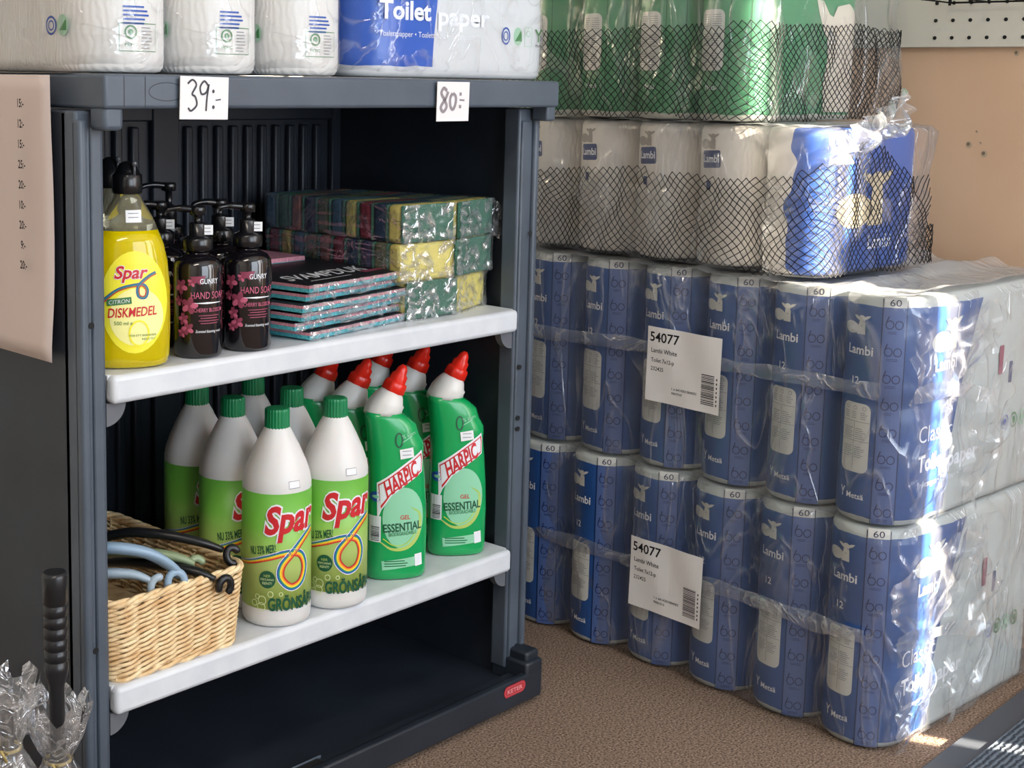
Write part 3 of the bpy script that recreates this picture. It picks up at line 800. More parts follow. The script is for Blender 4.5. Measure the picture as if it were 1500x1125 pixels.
# sack + net around the white rolls
sk = thing('net_sack', 'clear plastic sack with black net sleeve around the white roll packs', 'net sack', sl(0, 0, 0), SA, 'netted sacks on the stack')
bm = sleeve(.54, .30, KH, .04, .006, .010, zk-.001, .008, pw=.1085, seed=21, top=True)
for v in bm.verts: v.co.y += .135
obj('film', bm, film_a, sk)
bm = top_sheet(.54, .28, KH-.002, zk, 8, .1085, .008)
for v in bm.verts: v.co.y += .135; v.co.z = min(v.co.z, zg-.001)
obj('film_top', bm, film_top, sk)
per = net_path(.54, .285, .135, .008)
m_per = lambda s: .125+.012*math.sin(s*19)*0+.006*fold((s, 0, 2), 9) if s < .50 else (.125+.05*math.sin(min(1, (s-.50)/.24)*PI) if s < .80 else .05)
n_ = obj('net', net_bm(per, zk+.002, m_per, .0118, 3), m_net, sk); n_['kind'] = 'stuff'
bm = crumple(44, 1.0, .35, .022, 31, lambda u, v, d: (-.030+.19*u, .112-d-.012*math.sin(PI*v), zk+KH-.050+.042*v+.050*u-.010*math.sin(PI*u)+.012*v*u), 4.5)
obj('film_flap', bm, film_thick, sk)
# sack + net around the green packs
sk = thing('net_sack', 'clear plastic sack with black net sleeve around the green packs', 'net sack', sl(0, 0, 0), SA, 'netted sacks on the stack')
bm = sleeve(.43, .385, PH, .04, .006, .012, zg-.001, .008, pw=.1055, seed=41, top=True)
for v in bm.verts: v.co.y += .243; v.co.x -= .004
obj('film', bm, film_a, sk)
per = net_path(.43, .375, .243, -.006)
g_per = lambda s: .128+.012*fold((s, 0, 7), 8) if s < .40 else .132
n_ = obj('net', net_bm(per, zg+.002, g_per, .0118, 8), m_net, sk); n_['kind'] = 'stuff'

# ------------------------------------------------------------------ packs on the lid
zl = ZL+.0012
m_lidpaper = paper_roll_mat('kitchen_paper_emboss', 'dcdad6', 'cfc8be')
LH = .235
lp = obj('kitchen_roll_pack', pack_bm(.235, .0595, LH, 1), m_lidpaper)
p = Print()
for i in range(9): lines_of_text(p, -.002, .080-.004*i if i > 3 else .102-.004*i, .032, 1, .004, m_blue, 1, .0018, i)
p.ring(-.010, .0395, .0068, .0068, .0016, m_green, 1); p.ell(-.010, .0395, .003, .003, m_green, 1, 8); p.text('PEFC', -.010, .0275, .0032, m_green, 1, bold=.01, width=.013)
p.line([(-.022, .048), (.0225, .048), (.0225, .021), (-.022, .021), (-.022, .048)], .0008, m_green, 1)
lines_of_text(p, .010, .044, .016, 7, .0033, m_grey, 1, .0008, 3)
p.build('end_print', lambda s, z, o: (.0595-(.0595+o)*math.cos(-(s)/.0595-.0), (.0595+o)*math.sin(-(s)/.0595-.0), z), lp, du=.0045)
p = Print(); p.ring(-.064, .045, .0095, .0095, .0022, m_blue, 1); p.ring(-.064, .045, .0052, .0052, .0015, m_blue, 1); p.ell(-.044, .045, .0095, .0105, m_greenl, 1)
p.poly([(-.050, .040), (-.037, .040), (-.038, .051)], m_green, 2)
p.build('side_print', plane((0, .0592, 0), (-1, 0, 0), (0, 0, 1), (0, 1, 0)), lp, du=None)
lm = film_b
def wrapfilm(D, r, H, seed, amp=.004):
    o = outline(D, r+.003); rs = []
    for i in range(25):
        z = -.0005+(H+.006)*i/24; rr = []
        for x, y in o:
            n = amp*abs(fold((x+seed, y, z*.7), 26)); nx = -1 if x < r else (1 if x > D-r else 0)
            nv = Vector((x-min(max(x, r), D-r), y, 0)).normalized()
            q = .012 if i in (0, 24) else 0
            rr.append((x+nv.x*(n-q)-.0, y+nv.y*(n-q), z))
        rs.append(rr)
    bm = bmesh.new(); rings(bm, rs, cap0=False); return bm
obj('film_wrap', wrapfilm(.235, .0595, LH, 3), film_b, lp)
lp.location = (.030, -.016, zl); lp.rotation_euler = (0, 0, PI/2)
tag(lp, 'white kitchen roll pack at the left end of the cabinet lid, printed side showing', 'paper towels', 'kitchen roll packs on the cabinet lid')
dup(lp, (.151, -.016, zl), PI/2, 'white kitchen roll pack standing second from left on the lid, above the 39 card')
dup(lp, (.2745, -.018, zl), PI/2+.02, 'white kitchen roll pack on the lid touching the blue toilet paper pack')
m_packlid = roll_mat('blue_side_film', '2459b8', PH, 'cfd2d4', b0=.115, rimt=.012, rimb=.014)
tp = obj('toilet_paper_pack', pack_bm(.352, .05, PH, 3), m_packlid)
p = Print()
p.text('Double', .09, .112, .019, m_white, 1, bold=-.004, width=.085)
p.text('Toilet', .066, .078, .021, m_white, 1, bold=.03, width=.088); p.text('paper', .170, .074, .021, m_white, 1, bold=.03, width=.095)
p.text('Toalettpapper • Toalettpapir • Toiletpapir', .106, .0505, .0065, m_white, 1, width=.168)
x = .250
p.ring(x, .054, .0085, .011, .0022, m_blue, 1); p.ring(x, .054, .005, .006, .0014, m_blue, 1)
p.ell(x+.024, .054, .0088, .0115, m_greenl, 1); p.poly([(x+.018, .048), (x+.032, .048), (x+.030, .062)], m_green, 2)
p.line([(x+.038, .066), (x+.052, .066), (x+.052, .042), (x+.038, .042), (x+.038, .066)], .001, m_greenl, 1); p.ring(x+.045, .058, .004, .004, .001, m_greenl, 1)
p.line([(x+.060, .064), (x+.066, .057), (x+.066, .048)], .0025, m_green, 1); p.line([(x+.072, .064), (x+.066, .057)], .0025, m_green, 1); p.text('Metsä', x+.066, .0435, .0035, m_ink, 1)
p.build('side_print', plane((0, -.0497, 0), (1, 0, 0), (0, 0, 1), (0, -1, 0)), tp, du=None)
obj('film_wrap', wrapfilm(.352, .05, PH, 9, .006), film_b, tp)
tp.location = (.340, .030, zl)
tag(tp, 'blue and white toilet paper pack lying lengthwise on the lid, words Toilet paper', 'toilet paper')

# ------------------------------------------------------------------ upper shelf
ZU, ZD = .5505, .2195
# washing-up liquid
m_yliq = mat('yellow_liquid', 'f6e000', .08, .6, **{'Transmission Weight': .45, 'IOR': 1.35, 'Coat Weight': .6})
m_yliq.node_tree.nodes['Principled BSDF'].inputs['Emission Strength'].default_value = 0
m_clear = mat('clear_plastic', 'e8e4c8', .08, .6, **{'Transmission Weight': .9, 'IOR': 1.3})
m_blk = mat('glossy_black_plastic', '111215', .22, .6)
m_ylab = mat('label_yellow', 'f3e93c', .4); m_ylab2 = mat('label_pale_yellow', 'f7f2a0', .4)
def oval(prof, n=32, mif=None, sup=1.0):
    bm = bmesh.new()
    rings(bm, [[(a*math.cos(2*PI*j/n), b*math.sin(2*PI*j/n), z) for j in range(n)] for a, b, z in prof], mif=mif); return bm
def dish_bottle(loc, rz, lb):
    t = thing('dish_soap_bottle', lb, 'dish soap', loc, rz, 'washing-up liquid bottles')
    P_ = [(.034, .018, 0), (.040, .024, .003), (.0425, .026, .012), (.0435, .027, .04), (.0435, .027, .085), (.041, .026, .110), (.037, .0245, .128), (.031, .0225, .143)]
    Q_ = [(.031, .0225, .143), (.026, .021, .155), (.020, .018, .166), (.015, .015, .174), (.013, .013, .181)]
    obj('bottle', oval(P_), m_yliq, t); obj('bottle_neck', oval([(a*1.002, b*1.002, z) for a, b, z in Q_]), m_clear, t)
    c = obj('cap', lathe([(.0145, .180), (.0155, .181), (.0155, .199), (.0135, .2005), (.012, .203), (.0085, .210), (.004, .2125), (.001, .213)], 24), m_blk, t)
    bm = bmesh.new(); tube(bm, [(.006, -.0125, .199), (.006, -.0125, .210)], .0016, 8); bmesh.ops.create_uvsphere(bm, u_segments=8, v_segments=6, radius=.003, matrix=Matrix.Translation((.006, -.0125, .211)))
    obj('push_tab', bm, mat('grey_tab_plastic', '4a4d52', .25), c)  # small grey tab standing at the front of the cap
    def fn(s, z, o):
        PQ = P_+Q_[1:]
        for i in range(len(PQ)-1):
            if PQ[i][2] <= z <= PQ[i+1][2]: t_ = (z-PQ[i][2])/(PQ[i+1][2]-PQ[i][2]); a = PQ[i][0]+(PQ[i+1][0]-PQ[i][0])*t_; b = PQ[i][1]+(PQ[i+1][1]-PQ[i][1])*t_; break
        u_ = max(-.99, min(.99, s/a)); return (s, -b*math.sqrt(1-u_*u_)-o*1.5, z)
    p = Print()
    p.ell(.004, .070, .0345, .053, m_ylab, 0, 32); p.ell(.006, .055, .028, .030, m_ylab2, 1, 28)
    p.text('Spar', .001, .1015, .0125, m_white, 2, bold=.06, shear=.25, width=.034); p.text('Spar', .001, .1015, .0125, m_red, 3, bold=.025, shear=.25, width=.033)
    path = bez([(-.029, .071, 0), (-.012, .084, 0), (.010, .0885, 0), (.0165, .083, 0), (.0145, .0755, 0), (.008, .077, 0), (.008, .087, 0), (.018, .096, 0), (.026, .100, 0)], 6)
    for o_, c_ in ((.0012, m_blue), (0, m_teal), (-.0012, m_red)): p.line(path, .0011, c_, 3, o_)
    p.rect(-.012, .0715, .025, .007, m_green, 3, rot=.1); p.text('CITRON', -.012, .0715, .004, m_white, 4, rot=.1, shear=.2)
    p.text('DISKMEDEL', .002, .0605, .0095, m_red, 3, bold=.015, shear=.15, width=.050, rot=.04)
    p.text('500 ml e', -.008, .049, .0038, m_green, 3); p.ring(.008, .038, .011, .014, .002, m_ylab, 3)
    p.text('FÖR ETT SKINANDE', .012, .036, .0022, m_green, 4); p.text('RESULTAT', .018, .032, .0022, m_green, 4)
    p.build('label', fn, t, du=.0035, dv=.01)
    p = Print(); p.rect(.004, .158, .016, .0125, m_sticker, 0); lines_of_text(p, .004, .161, .011, 2, .004, m_grey, 1, .0008, 2)
    p.build('price_sticker', fn, t, du=.004, dv=.006, base=.0006)
    return t
va = view_angle(.045, .03)
dish_bottle((.047, .031, ZU), va+PI/2+.10, 'yellow washing-up liquid bottle with black cap at the left post of upper shelf')
dish_bottle((.079, .107, ZU), va+PI/2+.2, 'washing-up liquid bottle behind the front yellow one, only its black cap showing')
# hand soap pumps
m_soap = mat('dark_amber_plastic', '120f14', .10, .7, **{'Coat Weight': .5})
def pump(loc, rz, lb, head=0, up=0, full=True):
    t = thing('hand_soap_bottle', lb, 'hand soap', loc, 0, 'black pump bottles of hand soap')
    obj('bottle', lathe([(.023, 0), (.0255, .0015), (.0268, .005), (.0268, .095), (.0262, .101), (.022, .1065), (.015, .1095), (.0125, .112), (.0125, .115)], 32), m_soap, t)
    c = obj('pump', lathe([(.0155, .1145), (.0165, .1155), (.0165, .127), (.0145, .129), (.0095, .131), (.0095, .143+up*.4), (.0085, .1445+up*.4), (.004, .145+up*.5), (.004, .152+up), (.0085, .153+up), (.0088, .160+up), (.0075, .1625+up)], 24), m_blk, t)
    bm = bmesh.new(); a = head
    d = Vector((math.cos(a), math.sin(a), 0))
    tube(bm, bez([d*.004+Vector((0, 0, .1585+up)), d*.020+Vector((0, 0, .1600+up)), d*.033+Vector((0, 0, .158+up)), d*.036+Vector((0, 0, .152+up))], 5), [.0052]*6+[.004]*5+[.0033]*5, 8, flat=.75)
    obj('nozzle', bm, m_blk, c)
    if full:
        p = Print(); rr = random.Random(4)
        p.text('GUNRY', .010, .084, .0055, m_white, 2, bold=.01, width=.021)
        p.text('HAND SOAP', .010, .069, .0075, m_pink, 2, bold=.0, width=.040)
        p.line([(-.006, .0605), (.007, .0605), (.026, .0605)], [.0004, .002, .0004], m_white, 2)
        p.text('CHERRY BLOSSOM', .010, .053, .0042, m_pink, 2, bold=.006, width=.034)
        for i in range(4): p.rect(.010, .047-.0028*i, .024-.004*(i % 2), .0011, m_pinkd, 2)
        p.text('Scented foaming wash', .010, .030, .003, m_white, 2, shear=.3, width=.030)
        p.poly([(-.012, .089), (.006, .090), (.0, .080), (-.004, .083)], m_pinkd, 1)
        for x, z, k in ((-.022, .078, .0075), (-.012, .058, .0085), (-.019, .043, .006), (-.014, .033, .0065), (-.021, .028, .005), (-.009, .083, .0045), (-.026, .062, .005)):
            for i in range(5):
                th = 2*PI*i/5+k*300; p.ell(x+math.cos(th)*k*.6, z+math.sin(th)*k*.6, k*.55, k*.38, m_pink if i % 2 else m_pinkd, 1+i*.2, 9, th)
            p.ell(x, z, k*.2, k*.2, m_pinkd, 3, 6)
        p.line([(-.024, .075), (-.018, .05), (-.016, .026)], .0007, m_pinkd, 0)
        p.build('label', cyl(.0268, rz), t, du=.003)
        p = Print(); p.rect(0, .137, .015, .0105, m_sticker, 0); lines_of_text(p, 0, .139, .010, 2, .004, m_grey, 1, .0008, 2)
        sa = rz+.9; o = Vector((math.cos(sa), math.sin(sa), 0))*.0105; rt = Vector((-math.sin(rz), math.cos(rz), 0))
        p.build('price_sticker', plane(o, rt, (0, 0, 1), (math.cos(rz), math.sin(rz), 0)), c, du=None)
    return t
for i, (x, y, up, full, lb, hd) in enumerate(((.137, .029, 0, True, 'black hand soap pump bottle next to the yellow washing-up bottle, front row', 2.6), (.203, .024, 0, True, 'black hand soap pump bottle in front of the cloth stack, front row', 2.75),
        (.141, .102, 0, True, 'black pump bottle behind, between the yellow bottle and the front left pump', 3.1), (.211, .083, 0, True, 'black pump bottle behind and between the two front pump bottles', 3.0), (.19, .150, .016, False, 'tallest black pump head at the very back of the soap bottles', 2.9))):
    pump((x, y, ZU), view_angle(x, y)+.10, lb, hd, up, full)

# sponge cloth packs
m_pnk = mat('cloth_pink', 'cf8a98', .85, .2); nn = noisy(m_pnk, 400, 'c07a8a', 'dba0ac'); bump(m_pnk, nn.outputs['Fac'], .4, .001)
m_aqu = mat('cloth_aqua', '4db4bf', .85, .2); nn = noisy(m_aqu, 400, '3f9fae', '6cc8cf'); bump(m_aqu, nn.outputs['Fac'], .4, .001)
m_card = mat('black_card', '16171d', .45)
def slabm(w, d, z0, z1, dx=0, dy=0, cur=0, bev=.001):
    bm = bmesh.new(); n = 8; a = []; b = []
    for i in range(n+1):
        x = dx+w*i/n; c = cur*((i/n-.5)**2*4)
        a.append([bm.verts.new((x, dy, z0+c)), bm.verts.new((x, dy+d, z0+c))]); b.append([bm.verts.new((x, dy, z1+c)), bm.verts.new((x, dy+d, z1+c))])
    for i in range(n):
        bm.faces.new((a[i][0], a[i][1], a[i+1][1], a[i+1][0])); bm.faces.new((b[i][0], b[i+1][0], b[i+1][1], b[i][1]))
        bm.faces.new((a[i][0], a[i+1][0], b[i+1][0], b[i][0])); bm.faces.new((a[i][1], b[i][1], b[i+1][1], a[i+1][1]))
    bm.faces.new((a[0][0], b[0][0], b[0][1], a[0][1])); bm.faces.new((a[n][0], a[n][1], b[n][1], b[n][0]))
    return bm
posn = ('bottom', 'second from bottom', 'third from bottom', 'fourth from bottom', 'fifth from bottom', 'top')
zc = ZU+.0008
for k in range(6):
    off = ((.003, .0, .015), (-.012, .009, .0), (-.006, .004, .02), (-.008, .0, -.01), (.006, .010, .01), (.006, .004, .0))[k]
    t = thing('sponge_cloth_pack', 'pink and turquoise sponge cloth pack, %s of the front stack' % posn[k], 'dishcloths', (.278+off[0], .006+off[1], zc), .135+off[2], 'sponge cloth packs in the stack')
    wv_ = .205
    obj('aqua_cloth', slabm(wv_, .17, 0, .0044, 0, 0, .0008), m_aqu, t); obj('pink_cloth', slabm(wv_, .17, .0046, .0078, 0, 0, .0008), m_pnk, t)
    cd_ = obj('card', slabm(wv_-.002, .169, .0080, .0086, .001, .002, .0008), m_card, t)
    if k == 5:
        p = Print(); p.text('SVAMPDUK', .095, .055, .034, m_white, 1, bold=.012, shear=.5, width=.150); p.line([(.03, .022), (.11, .024)], .002, m_white, 1); p.rect(.165, .03, .05, .012, m_pinkd, 1)
        p.build('card_print', lambda s, z, o: (s, z, .0086+o+.0008*((s/wv_-.5)**2*4)), cd_, du=.02)
    bm = crumple(30, .21*6, .05, .0035, k*5, lambda u, v, d: (-.002+.215*u, -.0035-d*1.2-.0012*math.sin(v*PI), -.0006+.0100*v+.0008*((u-.5)**2*4)))
    obj('film_front', bm, film_c, t)
    if k in (1, 2, 3, 4):
        bm = crumple(14, .3, .2, .006, k*7, lambda u, v, d: (.200+.022*u, -.004+.03*v+d, .002+.008*v-.006*u+d))
        obj('film_tail', bm, film_c, t)
    zc += .0108
for k in range(6):
    t = thing('sponge_cloth_pack', 'pink sponge cloth pack in the rear stack, %s, behind the lettered black card' % posn[k], 'dishcloths', (.315, .185, ZU+.0008+.0117*k), .02, 'sponge cloth packs in the rear stack')
    obj('aqua_cloth', slabm(.125, .155, 0, .0048), m_aqu, t); obj('pink_cloth', slabm(.125, .155, .005, .0105), m_pnk, t)
    if k == 5: p = Print(); p.rect(.05, .06, .03, .006, m_cream, 1); p.build('sticker', plane((0, 0, .0106), (1, 0, 0), (0, 1, 0), (0, 0, 1)), t, du=None)

# sponge bars
FO = {'yellow': 'd9cc78', 'blue': '55758e', 'purple': '423f5c', 'beige': '8f8b72', 'pink': 'a8766c', 'red': '8c3c48', 'navy': '30425c', 'olive': '6b6f52', 'green': '4c7a64'}
def foam(c):
    nm = 'foam_'+c
    if nm in MC: return MC[nm]
    m = mat(nm, FO[c], .9, .1); tc = N(m, 'ShaderNodeTexCoord'); v = N(m, 'ShaderNodeTexVoronoi'); v.inputs['Scale'].default_value = 420; L(m, tc.outputs['Object'], v.inputs['Vector']); bump(m, v.outputs['Distance'], .5, .0015); return m
m_scour = mat('green_scouring_pad', '436b5c', .95, .1); nn = noisy(m_scour, 500, '3a6051', '54806e'); bump(m_scour, nn.outputs['Fac'], .6, .002)
bw, bh, bt = .094, .0475, .026
bm = bmesh.new(); add_box(bm, 0, bw, 0, bt-.0045, 0, bh, 0, .005, 2); foam_me = bpy.data.meshes.new('foam'); bm.to_mesh(foam_me); bm.free()
bm = bmesh.new(); add_box(bm, 0, bw, 0, .0048, 0, bh, 0, .0018, 1); pad_me = bpy.data.meshes.new('pad'); bm.to_mesh(pad_me); bm.free(); pad_me.materials.append(m_scour)
foam_ms = {}
def foam_mesh(c):
    if c not in foam_ms: me = foam_me.copy(); me.materials.append(foam(c)); foam_ms[c] = me
    return foam_ms[c]
orders = [['yellow', 'blue', 'purple', 'beige', 'pink', 'red', 'navy', 'blue', 'olive', 'olive'], ['yellow', 'olive', 'purple', 'navy', 'red', 'pink', 'olive', 'blue', 'yellow', 'red'], ['yellow', 'navy', 'red', 'yellow', 'blue', 'olive', 'purple', 'pink', 'green', 'blue']]
names = {(0, 2): 'top left', (0, 1): 'middle left', (0, 0): 'bottom left', (1, 2): 'top right', (1, 1): 'middle right', (1, 0): 'bottom right'}
desc = {(0, 2): 'green pad facing out', (0, 1): 'pale yellow foam facing out', (0, 0): 'green pad facing out', (1, 2): 'green pad and film tail', (1, 1): 'green pad facing out', (1, 0): 'yellow foam facing out'}
for (cx, row) in names:
    zz = ZU+.0006+row*(bh+.0012); x0 = (.457, .559)[cx]+(.010 if row == 0 and cx == 0 else 0)+(-.004 if row == 1 else 0); rz = (-.03 if cx == 0 else .22)-(.02 if row == 1 else 0)+(.1 if (cx, row) == (1, 0) else 0)
    t = thing('sponge_pack', 'long film-wrapped bar of coloured sponges, %s of the six, %s' % (names[(cx, row)], desc[(cx, row)]), 'sponges', (x0, .028+(.0 if cx == 0 else -.004), zz), rz, 'sponge bars on the upper shelf')
    padfront = desc[(cx, row)].startswith('green'); y = 0
    nsp = 10 if cx == 0 else 9
    for k in range(nsp):
        c = orders[row][k % 10] if cx == 0 else orders[(row+1) % 3][(k*3) % 10]
        if k == 0: c = 'yellow'
        f_ = link_mesh('sponge', foam_mesh(c), t); f_.location = (0, y+(.0048 if padfront else 0), 0)
        g_ = link_mesh('scouring_pad', pad_me, f_); g_.location = (0, -.0048 if padfront else bt-.0048, 0)
        y += bt+.0008
    def face(u, v, d): return (-.001+(bw+.002)*u, -.0028-d*.8, -.0005+(bh+.001)*v)
    obj('film_front', crumple(34, .4, .25, .0035, row*11+cx*5, face), film_c, t)
    obj('film_side', crumple(24, .5, .25, .003, row*3+cx, lambda u, v, d: ((-.0018-d*.5) if cx == 0 else (bw+.002+d), -.002+y*u, bh*v)), film_b, t)
    if cx == 0 and row == 2 or cx == 1 and row == 2:
        obj('film_top', crumple(24, .3, .8, .003, row, lambda u, v, d: (bw*u, y*v, bh+.0015+d*.5)), film_b, t)
    if (cx, row) == (1, 2): obj('film_tail', crumple(22, .3, .25, .008, 5, lambda u, v, d: (bw-.004+.042*u, -.001-.012*u+d*.8, bh*(.0+.98*v)-.020*u*(1-v)*0-.022*u)), film_c, t)

# ------------------------------------------------------------------ lower shelf
m_wbot = mat('white_bottle_plastic', 'dcdad8', .35, .5, **{'Subsurface Weight': .1}); m_gcap = mat('green_cap_plastic', '0f7a4a', .35, .5)
m_lab = mat('label_green', '7fbf3f', .4)
tc = N(m_lab, 'ShaderNodeTexCoord'); sx = N(m_lab, 'ShaderNodeSeparateXYZ'); L(m_lab, tc.outputs['Object'], sx.inputs[0])
cr = N(m_lab, 'ShaderNodeValToRGB'); e = cr.color_ramp.elements; e[0].position = .02; e[0].color = lin('abc353'); e[1].position = .165; e[1].color = lin('63ab3e')
x_ = e.new(.07); x_.color = lin('b9d077'); x_ = e.new(.12); x_.color = lin('78bb45')
L(m_lab, sx.outputs[2], cr.inputs[0]); L(m_lab, cr.outputs[0], m_lab.node_tree.nodes['Principled BSDF'].inputs['Base Color'])
m_dgreen = mat('print_dark_green', '14533a', .4); m_bub = mat('print_bubble', 'd6e6a8', .4)
gb = thing('green_soap_bottle', 'x', 'soap bottle', (0, 0, 0), 0, 'white soap bottles with green caps')
obj('bottle', lathe([(.034, 0), (.0385, .0012), (.0405, .005), (.0408, .012), (.0405, .022), (.0405, .160), (.0405, .166), (.0388, .176), (.034, .190), (.0265, .207), (.0195, .221), (.0155, .228), (.0145, .230)], 40), m_wbot, gb)
bm = bmesh.new(); nn_ = 48
rings(bm, [[((rr+(.0003 if j % 2 else -.0003))*math.cos(2*PI*j/nn_), (rr+(.0003 if j % 2 else -.0003))*math.sin(2*PI*j/nn_), z) for j in range(nn_)] for rr, z in ((.0142, .2285), (.0146, .229), (.0143, .2495), (.0135, .2515), (.0115, .2522))], smooth=False)
obj('cap', bm, m_gcap, gb)
obj('label_wrap', lathe([(.0407, .0225), (.0409, .0225), (.0409, .1595), (.0407, .1595)], 48), m_lab, gb)
p = Print()
for bd, mm, ly in ((.080, m_white, 4), (.034, m_red, 5)): p.text('Spar', .019, .1310, .031, mm, ly, bold=bd, shear=.22, width=.068 if ly == 4 else .065, rot=.07)
p.text('NU 33% MER!', -.018, .0935, .0095, m_dgreen, 2, bold=.02, shear=.1, rot=.17, width=.032)
p1 = bez([(-.062, .072, 0), (-.036, .0770, 0), (-.012, .0845, 0), (.010, .090, 0), (.028, .087, 0), (.0355, .071, 0), (.030, .054, 0), (.016, .0485, 0), (.004, .060, 0), (.005, .075, 0), (.018, .090, 0), (.034, .105, 0), (.050, .114, 0)], 7)
nP = len(p1); prg = [.82*min(1, .45+.55*i/(nP*.3)) for i in range(nP)]
for i, (c_, w_) in enumerate(((m_white, .0010), (m_blue, .0017), (m_teal, .0017), (m_yel, .0021), (m_orange, .0016), (m_red, .0017))):
    o_ = (.0048, .0034, .0015, -.0007, -.0028, -.0046)[i]
    p.line(p1, w_, c_, 3, [o_*q*1.05 for q in prg])
p.ell(-.012, .0585, .0098, .0105, m_dgreen, 2); p.text('NER', -.012, .063, .003, m_lab, 3); p.text('FÖRTUNNAS', -.012, .0585, .0026, m_bub, 3, width=.016); p.text('RENT!', -.012, .054, .003, m_bub, 3)
for x, z, k in ((-.008, .041, .0035), (-.018, .033, .0052), (-.024, .037, .003), (-.028, .029, .0038), (-.019, .022+.003, .0052), (.004, .041, .0025)): p.ring(x, z, k, k*1.1, .0008, m_bub, 2, 12)
p.text('GRÖNSÅPA', .022, .0290, .0145, m_dgreen, 5, bold=.03, width=.066, rot=.0)
p.build('label_print', cyl(.0409, 0), gb, du=.0035)
p = Print(); p.line([(-.007, .1735), (.007, .1735), (.007, .1655), (-.007, .1655), (-.007, .1735)], .0006, m_grey, 1); p.rect(0, .1695, .013, .007, m_sticker, 0)
p.build('price_sticker', lambda s, z, o: ((.0412-(z-.163)*.20+o)*math.cos(.50+s/.040), (.0412-(z-.163)*.20+o)*math.sin(.50+s/.040), z), gb, du=.004)
gl = [(.257, .034, 'front white soap bottle with green cap and rainbow label, right of the basket', .03), (.345, .028, 'front white soap bottle with green cap beside the green toilet cleaner', .02),
      (.255, .112, 'white soap bottle behind the basket corner, second row', -.12+.5), (.343, .104, 'white soap bottle behind and between the two front soap bottles', .2),
      (.262, .190, 'white soap bottle at far left of the row, rearmost beside the dark gap', .32), (.350, .186, 'white soap bottle farthest back, green cap nearly touching the shelf above', .1)]
for i, (x, y, lb, da) in enumerate(gl):
    a = view_angle(x, y)+da
    if i == 0: gb.location = (x, y, ZD); gb.rotation_euler = (0, 0, a); gb['label'] = lb
    else: dup(gb, (x, y, ZD), a, lb)

# toilet cleaner
m_hg = mat('green_cleaner_plastic', '12a058', .22, .5, **{'Coat Weight': .3}); m_hgd = mat('print_deep_green', '0c6b3c', .4)
m_redcap = mat('red_cap_plastic', 'e02818', .25, .5); m_coll = mat('white_collar_plastic', 'dcdad6', .35)
m_pale = mat('label_pale_mint', '8fd0ac', .35)
hb = thing('toilet_cleaner_bottle', 'x', 'toilet cleaner', (0, 0, 0), 0, 'green angled toilet cleaner bottles')
HP = [(0, -.036, .036, .020, 0), (.003, -.0385, .0385, .0235, 0), (.010, -.0395, .0395, .025, 0), (.060, -.0385, .0400, .0255, 0), (.100, -.0375, .0385, .0255, 0), (.135, -.037, .036, .025, 0), (.158, -.0370, .0335, .0245, 0), (.166, -.0375, .0345, .0245, 0), (.176, -.0385, .0335, .024, 0), (.186, -.0395, .0275, .0235, 0), (.192, -.0400, .0255, .023, .0), (.200, -.0415, .0235, .0225, -.02), (.208, -.0425, .015, .0215, -.05), (.216, -.0432, .004, .0205, -.08)]
def hring(z, xl, xr, d, tilt, n=32, sup=.8):
    cx, a = (xl+xr)/2, (xr-xl)/2; o = []
    for j in range(n):
        t = 2*PI*j/n; c, s = math.cos(t), math.sin(t)
        dx = a*math.copysign(abs(c)**sup, c); dy = d*math.copysign(abs(s)**sup, s)
        o.append((cx+dx, dy, z+dx*tilt))
    return o
bm = bmesh.new(); rings(bm, [hring(*q) for q in HP]); obj('bottle', bm, m_hg, hb)
AX = Vector((.42, 0, .907)); AN = Vector((.907, 0, -.42)); C0 = Vector((-.0195, 0, .2145))
def tring(base, h, r, n=28, tw=0, fl=0): 
    o = []
    for j in range(n):
        t = 2*PI*j/n; rr = r*(1+(fl if (j//2) % 2 else 0)); o.append(base+AX*h+AN*math.cos(t)*rr+Vector((0, 1, 0))*math.sin(t)*rr)
    return o
bm = bmesh.new()
r0 = [Vector(v) for v in hring(.2135, -.0440, .0050, .0212, -.08, 28, 1)]
r1 = [v+Vector((.001, 0, .005)) for v in r0]
def mixr(a, b, t): return [x.lerp(y, t) for x, y in zip(a, b)]
r3 = tring(C0, .030, .0135)
rings(bm, [r0, r1, [v+Vector((.001, 0, .002)) for v in mixr(r1, tring(C0, .016, .0225), .55)], tring(C0, .0185, .0200), tring(C0, .026, .0165), r3]); obj('collar', bm, m_coll, hb)
bm = bmesh.new(); prof = [(.0285, .0132, 0), (.030, .0145, .06), (.040, .0138, .08), (.043, .0125, .08), (.0435, .0108, .04), (.052, .0100, .08), (.0545, .0075, .05), (.060, .0066, .05), (.063, .0052, 0), (.066, .0025, 0)]
rings(bm, [tring(C0, h, r_, fl=f) for h, r_, f in prof]); obj('cap', bm, m_redcap, hb)
def hmap(s, z, o):
    # front surface of the bottle, s sideways from its middle
    for i in range(len(HP)-1):
        if HP[i][0] <= z <= HP[i+1][0]: t = (z-HP[i][0])/(HP[i+1][0]-HP[i][0]); q = [HP[i][k]+(HP[i+1][k]-HP[i][k])*t for k in range(5)]; break
    else: q = HP[-1]
    cx, a, d = (q[1]+q[2])/2, (q[2]-q[1])/2, q[3]; u = max(-.995, min(.995, (s-cx)/a))
    return (s, -(d*(1-abs(u)**(2/.8))**(.8/2))-o*1.6, z)
p = Print()
p.ell(.004, .082, .027, .040, m_pale, 0, 28)
p.poly([(-.030, .128), (.008, .155), (.028, .168), (.030, .158), (.029, .140), (.010, .128), (-.012, .112), (-.024, .094), (-.029, .080)], m_white, 1)
p.poly([(-.0285, .126), (.008, .152), (.0275, .164), (.029, .157), (.0278, .141), (.009, .1295), (-.013, .1135), (-.025, .095)], m_red, 1.4)
